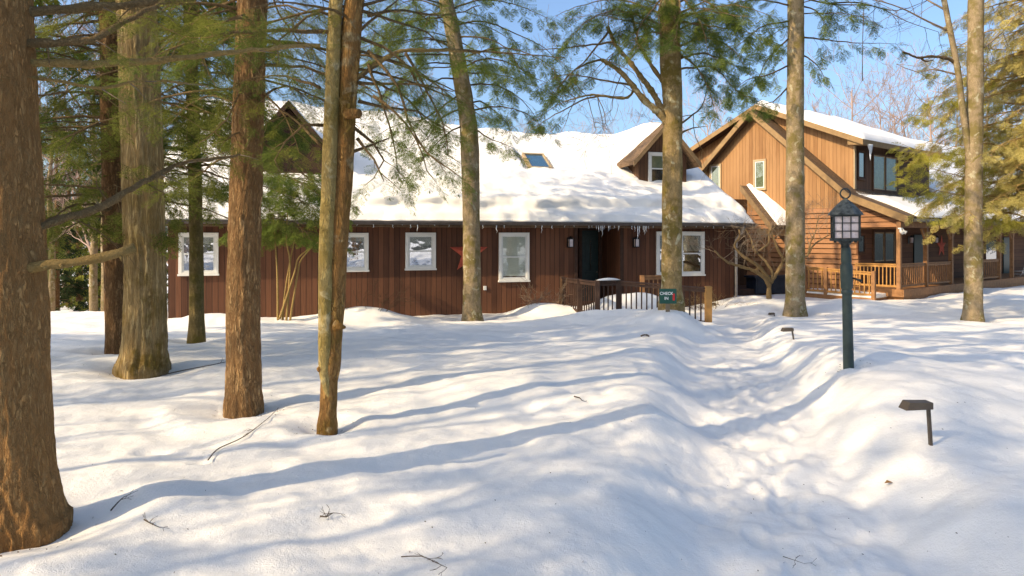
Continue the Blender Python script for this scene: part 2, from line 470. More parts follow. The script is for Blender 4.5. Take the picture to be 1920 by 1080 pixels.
# ------------------------------------------------------------------ foliage machinery
def spray_template(n=9, fine=False, seed=1, wmul=1.0, thin=False):
    """one flat hemlock spray of unit length along +x, normal +z"""
    rg = random.Random(seed); V = []; Q = []
    def leaf(a, d, L, w, nz):
        s = Vector((-d.y, d.x, 0))*w
        b = a+d*L; m = a+d*(L*.4)+Vector((0,0,nz))
        o = len(V); V.extend([a, m+s, b, m-s]); Q.append((o, o+1, o+2, o+3))
    for i in range(n):
        f = (i+.6)/n
        x = f*.86; z = -.16*f*f
        L = (.46*(1-f)**.75+.09)*rg.uniform(.75, 1.15)
        for sd in (-1, 1):
            an = R(rg.uniform(38, 62))*sd
            d = Vector((math.cos(an), math.sin(an), rg.uniform(-.25, .08))).normalized()
            a = Vector((x+rg.uniform(-.02, .02), 0, z))
            if not fine:
                if thin:
                    leaf(a, d, L, .013, rg.uniform(-.02, .02))
                    k = max(2, int(L/.075))
                    for j in range(k):
                        g = (j+.6)/k
                        for s2 in (-1, 1):
                            q = R(rg.uniform(40, 62))*s2
                            d2 = Vector((d.x*math.cos(q)-d.y*math.sin(q), d.x*math.sin(q)+d.y*math.cos(q), d.z+rg.uniform(-.2, .2))).normalized()
                            leaf(a+d*L*g, d2, .095*rg.uniform(.7, 1.2), .015, 0)
                    continue
                leaf(a, d, L, .040*wmul, rg.uniform(-.02, .02))
                if L > .25:
                    q = R(rg.uniform(30, 45))*-sd
                    d2 = Vector((d.x*math.cos(q)-d.y*math.sin(q), d.x*math.sin(q)+d.y*math.cos(q), d.z))
                    leaf(a+d*L*.35, d2, L*.45, .030*wmul, 0)
            else:
                k = max(3, int(L/.042))
                for j in range(k):
                    g = (j+.5)/k
                    for s2 in (-1, 1):
                        q = R(rg.uniform(48, 68))*s2
                        d2 = Vector((d.x*math.cos(q)-d.y*math.sin(q), d.x*math.sin(q)+d.y*math.cos(q), d.z+rg.uniform(-.15, .15))).normalized()
                        leaf(a+d*L*g, d2, .058*rg.uniform(.8, 1.2), .0085*wmul, 0)
                leaf(a+d*L*.9, d, .06, .009*wmul, 0)
    leaf(Vector((.8, 0, -.11)), Vector((1, 0, -.2)).normalized(), .2, .03*wmul, 0)
    return np.array([tuple(v) for v in V]), np.array(Q)

T_FINE = [spray_template(8, True, s) for s in (1, 2, 3)]
T_MID = [spray_template(8, False, s, 1.0, True) for s in (4, 5, 6)]
T_COARSE = [spray_template(6, False, s, 1.7) for s in (7, 8)]

class Fol:
    def __init__(s): s.a = []
    def add(s, p, fwd, up, sc): s.a.append((p.x, p.y, p.z, fwd.x, fwd.y, fwd.z, up.x, up.y, up.z, sc))
    def mesh(s, name, temps, mat, parent, off=(0,0,0)):
        if not s.a: return None
        A = np.array(s.a); A[:, 0:3] -= np.array(off)
        f = A[:, 3:6]; f /= np.linalg.norm(f, axis=1, keepdims=True)+1e-9
        u = A[:, 6:9]; r = np.cross(u, f); r /= np.linalg.norm(r, axis=1, keepdims=True)+1e-9
        u = np.cross(f, r)
        pick = np.arange(len(A)) % len(temps)
        VV = []; QQ = []; o = 0
        for k, (tv, tq) in enumerate(temps):
            m = pick == k
            if not m.any(): continue
            sc = A[m, 9][:, None, None]
            v = (f[m][:, None, :]*tv[None, :, 0:1]+r[m][:, None, :]*tv[None, :, 1:2]+u[m][:, None, :]*tv[None, :, 2:3])*sc+A[m, 0:3][:, None, :]
            nn = len(tv); c = v.shape[0]
            q = tq[None]+(np.arange(c)*nn)[:, None, None]+o
            VV.append(v.reshape(-1, 3)); QQ.append(q.reshape(-1, 4)); o += c*nn
        return np_mesh(name, np.concatenate(VV), np.concatenate(QQ), mat, parent)

def crom(pts, step):
    """smooth resampling of a polyline"""
    out = []
    n = len(pts)
    for i in range(n-1):
        p0 = pts[max(i-1, 0)]; p1 = pts[i]; p2 = pts[i+1]; p3 = pts[min(i+2, n-1)]
        k = max(1, int((p2-p1).length/step))
        for j in range(k):
            t = j/k
            out.append(.5*((2*p1)+(p2-p0)*t+(2*p0-5*p1+4*p2-p3)*t*t+(3*p1-3*p2+p3-p0)*t**3))
    out.append(pts[-1].copy())
    return out

UP = Vector((0,0,1))
def bough(fol, wood, pts, r0, rg, f0=.2, gap=.16, sub=.7, sc=.34, droop=.35, r1=.004, keep=1.0, nside=5, twr=.0055, tilt=.7):
    pts = crom(pts, .12)
    n = len(pts)
    # a little natural crookedness
    for i in range(1, n-1):
        pts[i] = pts[i]+Vector((rg.uniform(-1,1), rg.uniform(-1,1), rg.uniform(-1,1)))*min(.012, r0*.5)
    wood.tube(pts, [r0+(r1-r0)*(i/(n-1))**.8 for i in range(n)], nside)
    Ltot = sum((pts[i+1]-pts[i]).length for i in range(n-1))
    if fol is None: return
    acc = 0; sd = 1
    for i in range(1, n):
        seg = (pts[i]-pts[i-1]); acc += seg.length
        f = i/(n-1)
        if f < f0 or acc < gap: continue
        acc = 0
        if rg.random() > keep: continue
        sd = -sd
        t = seg.normalized()
        h = Vector((t.x, t.y, 0))
        h = h.normalized() if h.length > .15 else Vector((rg.uniform(-1,1), rg.uniform(-1,1), 0)).normalized()
        an = sd*R(rg.uniform(35, 75)); ca, sa = math.cos(an), math.sin(an)
        d = Vector((h.x*ca-h.y*sa, h.x*sa+h.y*ca, t.z*.3-droop*rg.uniform(.3, 1.2))).normalized()
        L = sub*(1-.55*f)*rg.uniform(.55, 1.15)
        if L < .12: L = .12
        k = max(2, int(L/.16)); p = pts[i].copy(); sp = [p.copy()]
        for j in range(k):
            d = (d+Vector((rg.uniform(-.14,.14), rg.uniform(-.14,.14), -.10*droop*2+rg.uniform(-.06,.06)))).normalized()
            p = p+d*(L/k); sp.append(p.copy())
            if j >= 0:
                for s2 in (-1, 1):
                    if rg.random() < .22: continue
                    q = s2*R(rg.uniform(20, 60)); c2, s3 = math.cos(q), math.sin(q)
                    fd = Vector((d.x*c2-d.y*s3, d.x*s3+d.y*c2, d.z-rg.uniform(0, .45)))
                    fol.add(p, fd, (UP+Vector((rg.uniform(-tilt,tilt), rg.uniform(-tilt,tilt), 0))).normalized(), sc*rg.uniform(.6, 1.15))
        fol.add(p, d, (UP+Vector((rg.uniform(-.4,.4), rg.uniform(-.4,.4), 0))).normalized(), sc*rg.uniform(.7, 1.1))
        wood.tube(sp, [twr*(1-.7*j/k) for j in range(k+1)], 3, False)
    fol.add(pts[-1], (pts[-1]-pts[-2]).normalized(), UP, sc)

def auto_boughs(fol, wood, axis, zs, rg, lenf, az=None, f0=.25, gap=.2, sub=.7, sc=.36, rise=.15, droop=.4, r0=.02, keep=.9, twr=.0055, tilt=.7):
    for z in zs:
        c = axis(z); a = rg.uniform(0, 2*math.pi) if az is None else R(rg.uniform(*az))
        L = lenf(z)*rg.uniform(.65, 1.15)
        h = Vector((math.cos(a), math.sin(a), 0)); pts = [c.copy()]; r = rise*rg.uniform(.2, 1.4)
        k = 5
        for j in range(1, k+1):
            f = j/k
            pts.append(c+h*(L*f)+Vector((0, 0, L*(r*f-droop*.75*f*f)))+Vector((rg.uniform(-.06,.06), rg.uniform(-.06,.06), rg.uniform(-.03,.03)))*L*.4)
        bough(fol, wood, pts, r0*rg.uniform(.7, 1.3)*(L/2)**.5, rg, f0, gap, sub, sc, droop, keep=keep, twr=twr, tilt=tilt)

def trunk_mesh(name, pts, rad, mat, parent, off, nseg=40, step=.05, ridge=.10, rf=9, zf=.22, seed=0, flare=.0, flz=None, ellipse=1.0):
    """tapered trunk with bark relief in the mesh"""
    cp = crom(pts, step)
    cum = [0.0]
    for i in range(len(cp)-1): cum.append(cum[-1]+(cp[i+1]-cp[i]).length)
    c0 = [0.0]
    for i in range(len(pts)-1): c0.append(c0[-1]+(pts[i+1]-pts[i]).length)
    sc = c0[-1]/cum[-1]
    rr = np.interp(np.array(cum)*sc, c0, rad)
    C = np.array([tuple(p) for p in cp]); m = len(C)
    an = np.linspace(0, 2*np.pi, nseg, endpoint=False)
    ca = np.cos(an)[None, :]; sa = np.sin(an)[None, :]
    X = C[:, 0:1]; Y = C[:, 1:2]; Z = C[:, 2:3]; Rr = rr[:, None]
    if flare:
        fz = np.exp(-np.clip(Z-flz, 0, None)/.20)
        Rr = Rr*(1+flare*fz*(1+.45*np.cos(an*5+seed)[None, :]+.3*np.cos(an*3+seed*2)[None, :]))
    n1 = fbm(ca*Rr*rf+seed*7.1, sa*Rr*rf, Z*rf*zf, 3, seed)
    rid = 1-np.abs(n1)*2
    n2 = fbm(ca*1.2+seed, sa*1.2, Z*1.6, 2, seed+50)
    Rr = Rr*(1+ridge*(rid-.45)+.05*n2)
    V = np.stack([X+ca*Rr, Y+sa*Rr*ellipse, Z+0*ca], -1).reshape(-1, 3)-np.array(off)
    Q = grid_quads(m, nseg, True)
    o = np_mesh(name, V, Q, mat, parent, True)
    return o

# generic bare-branch growth
def grow(mb, p, d, L, r, depth, rg, spread=35, shrink=.72, seg=4, wig=.18, up=.05, nb=(2,3), nside=4, minr=.003, tips=None):
    pts = [p.copy()]; rad = [r]; k = seg
    for j in range(k):
        d = (d+Vector((rg.uniform(-wig,wig), rg.uniform(-wig,wig), rg.uniform(-wig,wig)+up))).normalized()
        p = p+d*(L/k); pts.append(p.copy()); rad.append(max(minr, r*(1-.42*(j+1)/k)))
    mb.tube(pts, rad, nside if r > .012 else 3, False)
    if tips is not None and depth <= 1: tips.append((p.copy(), d.copy()))
    if depth <= 0: return
    for b in range(rg.randint(*nb)):
        j = k if b == 0 else rg.randint(max(1, k//2), k)
        ax = d.orthogonal().normalized(); ax.rotate(Matrix.Rotation(rg.uniform(0, 6.283), 3, d))
        nd = d.copy(); nd.rotate(Matrix.Rotation(R(spread*rg.uniform(.45, 1.25)), 3, ax))
        grow(mb, pts[j], nd, L*shrink*rg.uniform(.7, 1.15), rad[j]*(.8 if b == 0 else .62), depth-1, rg, spread, shrink, seg, wig, up, nb, nside, minr, tips)
# ------------------------------------------------------------------ building helpers
def window(parent, x, y, z, rz, w, h, frame='white', sash='sash', glass='glass', blind=None, units=1, fw=.085, split=True, blind_h=1.0, name='window'):
    """frame with casing and sill, children sash, pane, blind; origin at bottom centre, faces -y"""
    mb = MB(); a, b = -w/2, w/2
    mb.box(a, a+fw, -.05, .01, 0, h); mb.box(b-fw, b, -.05, .01, 0, h)
    mb.box(a+fw, b-fw, -.05, .01, h-fw, h); mb.box(a-.02, b+.02, -.075, .01, -.05, 0); mb.box(a+fw, b-fw, -.05, .01, 0, fw*.6)
    step = (w-2*fw)/units
    for i in range(1, units): mb.box(a+fw+step*i-fw*.5, a+fw+step*i+fw*.5, -.048, .01, fw*.6, h-fw)
    fo = mb.build(name, M[frame], parent, bevel=.006); fo.location = (x, y, z); fo.rotation_euler = (0, 0, rz)
    sm = MB(); s = .042
    for i in range(units):
        x0 = a+fw+step*i+(fw*.5 if i else 0); x1 = a+fw+step*(i+1)-(fw*.5 if i < units-1 else 0); z0, z1 = fw*.6, h-fw; zm = (z0+z1)/2
        if split:
            for (q0, q1, yy) in ((z0, zm+s/2, -.034), (zm-s/2, z1, -.026)):
                sm.box(x0, x0+s, yy, yy+.016, q0, q1); sm.box(x1-s, x1, yy, yy+.016, q0, q1)
                sm.box(x0+s, x1-s, yy, yy+.016, q0, q0+s); sm.box(x0+s, x1-s, yy, yy+.016, q1-s, q1)
        else:
            sm.box(x0, x0+s, -.03, -.014, z0, z1); sm.box(x1-s, x1, -.03, -.014, z0, z1)
            sm.box(x0+s, x1-s, -.03, -.014, z0, z0+s); sm.box(x0+s, x1-s, -.03, -.014, z1-s, z1)
    sm.build('sash', M[sash], fo)
    MB().box(a+fw*.6, b-fw*.6, -.013, -.011, fw*.4, h-fw*.6).build('pane', M[glass], fo)
    if blind:
        bb = MB(); zt = h-fw*.6; zb = zt-(h-fw)*blind_h; k = int((zt-zb)/.05)
        for i in range(k):
            q = zt-(i+1)*(zt-zb)/k
            bb.box(a+fw*.6, b-fw*.6, -.008, -.004-(.002 if i % 2 else 0), q, q+(zt-zb)/k)
        bb.build('blind', M[blind], fo)
        if blind_h < .9: MB().box(a+fw*.6, b-fw*.6, -.0032, -.001, fw*.4, h-fw*.6).build('painted_dark_sheet', M['inner'], fo)  # near-black sheet on the wall, painted to stand in for the unlit room
    return fo

def heightfield_solid(name, XS, YS, ZT, ZB, mat, parent):
    """snow slab: top grid ZT over a bottom grid ZB, closed all round (XS columns, YS rows)"""
    nr, nc = XS.shape
    top = np.stack([XS, YS, ZT], -1).reshape(-1, 3); bot = np.stack([XS, YS, ZB], -1).reshape(-1, 3)
    q = grid_quads(nr, nc); n = nr*nc
    ring = list(range(nc))+[i*nc+nc-1 for i in range(1, nr)]+[(nr-1)*nc+j for j in range(nc-2, -1, -1)]+[i*nc for i in range(nr-2, 0, -1)]
    side = [(ring[i], ring[i]+n, ring[(i+1) % len(ring)]+n, ring[(i+1) % len(ring)]) for i in range(len(ring))]
    Q = np.concatenate([q, q[:, ::-1]+n, np.array(side)])
    return np_mesh(name, np.concatenate([top, bot]), Q, mat, parent, True)

# ------------------------------------------------------------------ the long brown lodge
PITCH = .587; EY = -.5; EZ = 2.12
def roofz(y): return EZ+PITCH*(y-EY)
LOD = empty('lodge', (HP.x, HP.y, 0), HA, 'long dark brown board lodge with white windows and snow covered roof', 'lodge')
xL = H.py(315, 500)[0]; xR = H.py(1376, 500)[0]
xr0 = H.py(1083, 500)[0]; xr1 = H.py(1162, 500)[0]
RD = 1.4
wb = MB()
wb.box(xL, xr0, 0, .15, -1.2, 2.25); wb.box(xr1, xR, 0, .15, -1.2, 2.25)
wb.box(xr0-.15, xr0, .15, RD, -1.2, 2.25); wb.box(xr1, xr1+.15, .15, RD, -1.2, 2.25)
wb.box(xr0-.15, xr1+.15, RD, RD+.15, -1.2, 2.25); wb.box(xr0, xr1, .02, RD, 2.06, 2.25)
wb.box(xL, xL+.15, .15, 10.5, -1.2, 2.4); wb.box(xR-.15, xR, .15, 10.5, -1.2, 2.4)
wb.box(xL+.15, xR-.15, 10.35, 10.5, -1.2, 2.25)
for xx in (xL+.02, xR-.13):
    wb.prism([(xx, .1, 2.25), (xx, 10.4, 2.25), (xx, 5.2, 5.3)], (.11, 0, 0))
wall = wb.build('wall', M['wall'], LOD)
for q0 in (xr0-.11, xr1+.01): MB().box(q0, q0+.10, -.025, 0, -.7, 2.06).build('corner_trim', M['soffit'], LOD)

RX0, RX1 = -8.75, H.py(1415, 417, EY)[0]
def ridge_y(x):
    xa = H.py(900, 245, 5.4)[0]; xb = H.py(715, 213, 6.2)[0]
    return 5.25+1.0*sstep(xa, xb, x)
rb = MB()
NX = 60; xs = np.linspace(RX0, RX1, NX)
top = [(x, EY, EZ) for x in xs]+[(x, ridge_y(x), roofz(ridge_y(x))) for x in xs]+[(x, 11.0, max(2.2, roofz(ridge_y(x))-PITCH*(11-ridge_y(x)))) for x in xs]
top += [(p[0], p[1], p[2]-.16) for p in top]
fs = []
for i in range(NX-1):
    for r in (0, 1):
        fs.append((r*NX+i, r*NX+i+1, (r+1)*NX+i+1, (r+1)*NX+i))
        o = 3*NX; fs.append((o+r*NX+i, o+(r+1)*NX+i, o+(r+1)*NX+i+1, o+r*NX+i+1))
    fs.append((i, 3*NX+i, 3*NX+i+1, i+1))
for c in (0, NX-1):
    for r in (0, 1): fs.append((r*NX+c, (r+1)*NX+c, 3*NX+(r+1)*NX+c, 3*NX+r*NX+c))
rb.add(top, fs)
rb.box(RX0, RX1, EY+.01, .0, EZ-.2, EZ-.165)
roof = rb.build('roof', M['shingle'], LOD)
# snow blanket
def roofhit(px, py, extra=.28):
    for k in range(1000):
        y = EY+k*.01; x, z = H.py(px, py, y)
        if z <= roofz(y)+extra: return x, y
    return x, y
skx, sky_ = roofhit(1006, 303, .1)
nx, nt = 300, 84
u = np.concatenate([np.linspace(0, .10, 26)[:-1], np.linspace(.10, 1, nt-25)])
XS = np.linspace(RX0+.02, RX1-.02, nx)[None, :]+0*u[:, None]
RY = ridge_y(XS); YS = (EY-.06)+(RY-EY+.10)*u[:, None]
T = YS-EY
crease = .42+.12*vnoise(XS*1.1, 0*XS, 0, 3)+.05*vnoise(XS*3.1, 0*XS, 0, 4)
th = .15+.06*fbm(XS*2.2, T*3, 0, 2, 7)
up_ = sstep(-.02, .13, T-crease)
th = th+up_*(.16+.05*fbm(XS*.9, T*.9, 0, 3, 11)+.05*np.exp(-((T-crease-.25)/.25)**2))
th = th+.035*fbm(XS*2.0, T*1.5, 0, 3, 19)*sstep(.1, .8, T)*sstep(3.2, 1.2, T)
th *= (.25+.75*sstep(-.06, .10, T))
edge = np.minimum(XS-RX0, RX1-XS); th *= .2+.8*np.sqrt(np.clip(sstep(0, .5, edge), 0, 1))
bare = sstep(.9, 1.0, u[:, None])*np.exp(-((XS-H.py(1000, 253, 5.2)[0])/1.1)**4)
th *= 1-.93*bare
th += .22*sstep(.80, 1.0, u[:, None])*sstep(-3.0, -5.5, XS)
dsk = np.maximum(np.abs(XS-skx)-.42, np.abs(YS-sky_)-.55); th *= .12+.88*sstep(.0, .35, dsk)
lip = sstep(.02, .10, T-crease)*sstep(.55, .16, T-crease)
ZB = roofz(np.minimum(YS, RY))-.02; ZT = roofz(np.minimum(YS, RY))+np.maximum(th, .012)
ZT -= .12*sstep(.93, 1.0, u[:, None])*(1-bare)*.6
heightfield_solid('roof_snow', XS, YS+.05*vnoise(XS*2.6, 0*XS, 0, 77)*sstep(.25, 0, T)-.13*lip*(.6+.5*vnoise(XS*1.7, 0*XS, 0, 91)), ZT, ZB, M['snow'], roof)
# far side of the blanket so the crest is round from elsewhere too
MB().bar((H.py(905, 250, 5.2)[0], 5.25, roofz(5.25)+.03), (H.py(1095, 254, 5.2)[0], 5.25, roofz(5.25)+.03), .28, .10).build('ridge_cap', M['shingle'], roof)

# gutter and icicles
g = MB(); gp = [(-.055, .05), (-.05, 0), (-.02, -.045), (.03, -.05), (.05, 0), (.05, .05)]
g.prism([(RX0, EY-.06+a, EZ-.09+b) for a, b in gp], (RX1-RX0, 0, 0))
gut = g.build('gutter', M['gutter'], LOD)
rg = random.Random(5)
ics = [(p, rg.uniform(.05, .13)) for p in (700, 736, 770, 905, 945, 1035, 1076)]
ics += [(p, l) for p, l in ((1118,.12),(1122,.2),(1126,.16),(1129,.34),(1133,.14),(1141,.18),(1144,.12),(1152,.1),(1160,.16),(1185,.13),(1190,.2),(1196,.5),(1199,.3),(1206,.2),(1209,.28),(1212,.2),(1216,.1),(1225,.08),(1110,.08),(1104,.1))]
ics += [(rg.uniform(660, 1400), rg.uniform(.03, .10)+(.16 if rg.random() < .12 else 0)) for _ in range(20)]
for p, l in ics:
    x = H.py(p, 416, EY-.06)[0]; m = MB(); r = .012+.02*l
    pts = [Vector((x+rg.uniform(-.006,.006)*j, EY-.06+rg.uniform(-.01,.01), EZ-.13-l*j/5)) for j in range(6)]
    m.tube(pts, [r*(1-j/5.4)**.8 for j in range(6)], 6); m.build('icicle', M['ice'], gut, True)

# windows in the long facade
def fwin(px0, px1, py0, py1, **k):
    x0, zt = H.py(px0, py0); x1, zb = H.py(px1, py1); return window(LOD, (x0+x1)/2, 0, zb, 0, x1-x0, zt-zb, **k)
fwin(335, 410, 436, 513, glass='glassc', blind='blind', blind_h=.26); fwin(632, 691, 436.5, 506, glass='glassc', blind='blind', blind_h=.2); fwin(760, 817, 436, 503, glass='glassc', blind='blind', blind_h=.34)
fwin(935, 992, 436, 525, glass='glassb', blind='blind', blind_h=.93)
fwin(1230, 1320, 434, 514, units=2, glass='glassc', blind='blind', blind_h=.45)
# entrance door in the recess
x0, zt = H.py(1091, 432, RD-.03); x1, zb = H.py(1121, 558, RD-.03)
d = MB(); d.box(x0, x1, RD-.05, RD+.0, -.45, zt)
for a, b in ((.12, .42), (.55, .93)):
    hh = zt+.45; d.box(x0+.1, x1-.1, RD-.062, RD-.05, -.45+hh*a, -.45+hh*b)
door = d.build('door', M['door'], LOD, bevel=.006)
MB().box(x0+(x1-x0)*.46, x0+(x1-x0)*.56, RD-.07, RD-.064, .55, 1.55).build('pane', M['glassb'], door)
MB().tube([Vector((x1-.06, RD-.06, .5)), Vector((x1-.06, RD-.13, .5))], [.02, .03], 8).build('handle', M['bronze'], door)
MB().box(x0-.11, x0-.005, RD-.07, RD, -.45, zt+.1).box(x1+.005, x1+.12, RD-.07, RD, -.45, zt+.1).box(x0-.005, x1+.005, RD-.07, RD, zt+.006, zt+.1).build('door_frame', M['soffit'], LOD)
# wall lamps
def sconce(px):
    x, z = H.py(px, 455)
    m = MB(); m.box(x-.07, x+.07, -.02, 0, z-.15, z+.16); m.bar((x, -.02, z+.12), (x, -.12, z+.14), .03, .03)
    m.lathe([(.02, .19), (.10, .13), (.105, .11)], (x, -.14, z), 4)
    for a in (-1, 1):
        for b in (-1, 1): m.box(x+a*.07-.01, x+a*.07+.01, -.14+b*.07-.01, -.14+b*.07+.01, z-.12, z+.11)
    m.box(x-.08, x+.08, -.22, -.06, z-.14, z-.12)
    o = m.build('wall_lamp', M['black'], LOD)
    MB().box(x-.055, x+.055, -.195, -.085, z-.118, z+.105).build('lamp_glass', M['frost'], o)
sconce(1067); sconce(1190)
x, z = H.py(909, 540); MB().box(x-.045, x+.045, -.04, 0, z-.06, z+.06).build('outlet_box', M['white'], LOD, bevel=.008)
# downspout on the right corner
x, z = H.py(1379, 500, -.06); m = MB()
m.tube([Vector((x+.02, EY-.02, EZ-.14)), Vector((x+.02, EY+.1, EZ-.3)), Vector((x+.02, -.07, EZ-.55)), Vector((x+.02, -.07, -.9))], [.042]*4, 10)
m.build('downspout', M['pipe'], LOD, True)
# skylight
q = MB(); a = math.atan(PITCH); ca, sa = math.cos(a), math.sin(a)
def slope_pt(x, t, n): return (x, sky_+t*ca-n*sa, roofz(sky_)+t*sa+n*ca)
def slope_box(mb, x0, x1, t0, t1, n0, n1):
    vs = [slope_pt(x, t, n) for n in (n0, n1) for x, t in ((x0,t0),(x1,t0),(x1,t1),(x0,t1))]
    mb.add(vs, [(0,3,2,1),(4,5,6,7),(0,1,5,4),(1,2,6,5),(2,3,7,6),(3,0,4,7)])
for (x0, x1, t0, t1) in ((-.40,-.33,-.6,.6),(.33,.40,-.6,.6),(-.33,.33,-.6,-.53),(-.33,.33,.53,.6)): slope_box(q, skx+x0, skx+x1, t0, t1, -.02, .17)
sk = q.build('skylight', M['tan'], LOD)
q = MB(); slope_box(q, skx-.33, skx+.33, -.53, .53, .10, .13); q.build('pane', M['skyl'], sk)

def dormer(pxl, pxr, pyb, pye, pxp, pyp, wallm, roofm, win=None, snow=False, over=.35):
    _, yd = roofhit((pxl+pxr)/2, pyb, .2)
    x0, ze = H.py(pxl, pye, yd); x1, _ = H.py(pxr, pye, yd); xp, zp = H.py(pxp, pyp, yd); xp = (x0+x1)/2
    zb = roofz(yd)-.15; yb = (zp-EZ)/PITCH+EY+.3
    m = MB(); m.prism([(x0, yd, zb), (x1, yd, zb), (x1, yd, ze), (xp, yd, zp-.08), (x0, yd, ze)], (0, yb-yd, 0))
    dw = m.build('dormer', M[wallm], LOD)
    r = MB(); th = .13
    sl = (zp-ze)/(xp-x0)
    for sg, xe in ((-1, x0), (1, x1)):
        xo = xe+sg*over; zo = zp-sl*abs(xo-xp)
        r.prism([(xp, yd-over, zp), (xo, yd-over, zo), (xo, yd-over, zo+th), (xp, yd-over, zp+th)], (0, yb-yd+over, 0))
    ro = r.build('dormer_roof', M[roofm], dw)
    t = MB()
    for sg, xe in ((-1, x0), (1, x1)):
        xo = xe+sg*(over+.01); zo = zp-sl*abs(xo-xp)
        t.prism([(xp, yd-over-.03, zp-.05), (xo, yd-over-.03, zo-.05), (xo, yd-over-.03, zo+th+.01), (xp, yd-over-.03, zp+th+.01)], (0, .028, 0))
    t.build('rake_board', M['soffit' if snow else 'rake'], dw)
    if snow:
        for sg, xe in ((-1, x0), (1, x1)):
            xo = xe+sg*over; n = 24
            uu = np.linspace(0, 1, n)[None, :]; vv = np.linspace(0, 1, n)[:, None]
            X = xp+(xo-xp)*uu+0*vv; Y = yd-over+.08+(yb-yd+over-.08)*vv+0*uu
            base = zp+th-sl*np.abs(X-xp)
            ed = np.minimum(1-uu+0*vv, vv+.0*uu)
            t_ = .16*np.sqrt(np.clip(sstep(-.02, .2, ed), 0, 1))+.03*fbm(X*2, Y*2, 0, 2, 4)
            heightfield_solid('dormer_snow', X, Y, base+np.maximum(t_, .02), base-.02+0*X, M['snow'], dw)
    else:                                     # snow drifted over the back of the little roof
        for sg, xe in ((-1, x0), (1, x1)):
            xo = xe+sg*(over+.12); n = 30
            uu = np.linspace(0, 1, n)[None, :]; vv = np.linspace(0, 1, n)[:, None]
            ys = yd-over+.50+1.15*uu**1.1+.10*vnoise(uu*5, 0*uu, 0, 8)
            X = xp+(xo-xp)*uu+0*vv; Y = ys+(yb+.25-ys)*vv
            base = zp+th-sl*np.abs(X-xp)
            t_ = .22*np.sqrt(np.clip(sstep(-.02, .30, vv+0*uu), 0, 1))+.03*fbm(X*2, Y*2, 0, 2, 4)
            heightfield_solid('dormer_snow', X, Y, base+np.maximum(t_, .015), base-.02+0*X, M['snow'], dw)
    if win:
        a0, zt = H.py(win[0], win[2], yd); a1, zbm = H.py(win[1], win[3], yd)
        window(dw, (a0+a1)/2, yd, zbm, 0, a1-a0, zt-zbm, glass='glassb', blind='blindgreen', blind_h=.5)
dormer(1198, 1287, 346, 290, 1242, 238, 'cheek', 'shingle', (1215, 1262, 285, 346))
dormer(478, 604, 332, 268, 545, 200, 'soffit', 'soffit', None, True, .25)

# red metal star on the wall
def barn_star(name, R_, label, mat, frame, x, y, z, rz, depth=.09):
    vs = [(0, -depth, 0)]; fs = []
    for i in range(10):
        r = R_ if i % 2 == 0 else R_*.40
        an = math.pi/2+i*math.pi/5; vs.append((r*math.cos(an), 0, r*math.sin(an)))
    for i in range(10): fs.append((0, 1+(i+1) % 10, 1+i))
    fs.append(tuple(range(1, 11)))
    w = frame.wld(x, y, z)
    m = MB(); m.add(vs, fs); o = m.build(name, M[mat]); o.location = w; o.rotation_euler = (0, 0, frame.a+rz)
    return tag(o, label, 'star')
x, z = H.py(879, 475)
barn_star('barn_star', 38*20/F, 'rust red metal star on the dark brown lodge wall, partly behind a trunk', 'red', H, x, -.02, z, 0)

# ------------------------------------------------------------------ the golden wing with its porch
WG = empty('cabin', (13.9, 24.5, 0), R(-52), 'two storey golden wood house with gable end, dormer and covered porch', 'house')
KP, ZP = 6.04, 7.0
def wz(k):           # roof underside as a function of k = -x
    if k > KP: return ZP-.91*(k-KP)
    if k > 1.84: return ZP-.91*(KP-k)
    return ZP-.91*(KP-1.84)-.44*(1.84-k)
GY = .40
ZS = 2.8
g = MB()
kr = KP-(ZP-ZS)/.91; kl = KP+(ZP-ZS)/.91
g.prism([(-kl+.02, GY, ZS), (-kr-.02, GY, ZS), (-KP, GY, ZP-.03)], (0, .15, 0))
g.build('gable_wall', M['gable'], WG)
l = MB(); zz = -1.2
while zz < ZS-.01:
    z1 = min(zz+.2, ZS)
    k0 = max(1.63, kr+(0)*1); 
    xa = -10.3; xb = -1.63
    if z1 > wz(1.63): xb = -max(1.63, 1.84+(z1-wz(1.84))/.91)
    l.add([(xa, GY-.045, zz), (xb, GY-.045, zz), (xb, GY-.004, z1), (xa, GY-.004, z1), (xa, GY+.15, zz), (xb, GY+.15, zz), (xb, GY+.15, z1), (xa, GY+.15, z1)],
          [(0,1,2,3),(7,6,5,4),(0,4,5,1),(3,2,6,7),(1,5,6,2),(0,3,7,4)])
    zz += .2
zz = 2.02            # gable end of the porch
while zz < wz(1.63)-.03:
    z1 = min(zz+.2, wz(1.63)-.02); xe = -max(.0, 1.84-(wz(1.84)-z1)/.44)
    l.add([(-1.63, GY-.045, zz), (xe, GY-.045, zz), (xe, GY-.004, z1), (-1.63, GY-.004, z1), (-1.63, GY+.1, zz), (xe, GY+.1, zz), (xe, GY+.1, z1), (-1.63, GY+.1, z1)],
          [(0,1,2,3),(7,6,5,4),(0,4,5,1),(3,2,6,7),(1,5,6,2),(0,3,7,4)])
    zz += .2
l.build('lap_wall', M['lap'], WG)
YE = 24.0
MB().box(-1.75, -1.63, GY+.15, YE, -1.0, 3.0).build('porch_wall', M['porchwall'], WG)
MB().box(-10.3, -1.75, YE-.2, YE, -1, 3.0).box(-10.3, -10.1, GY+.15, YE-.2, -1, 3.0).build('back_wall', M['lap'], WG)
r = MB()
rp = [(-KP, ZP), (-1.84, wz(1.84)), (.3, wz(-.3))]; th = .14
r.prism([(x, 0, z) for x, z in rp]+[(x, 0, z+th) for x, z in reversed(rp)], (0, YE+.3, 0))
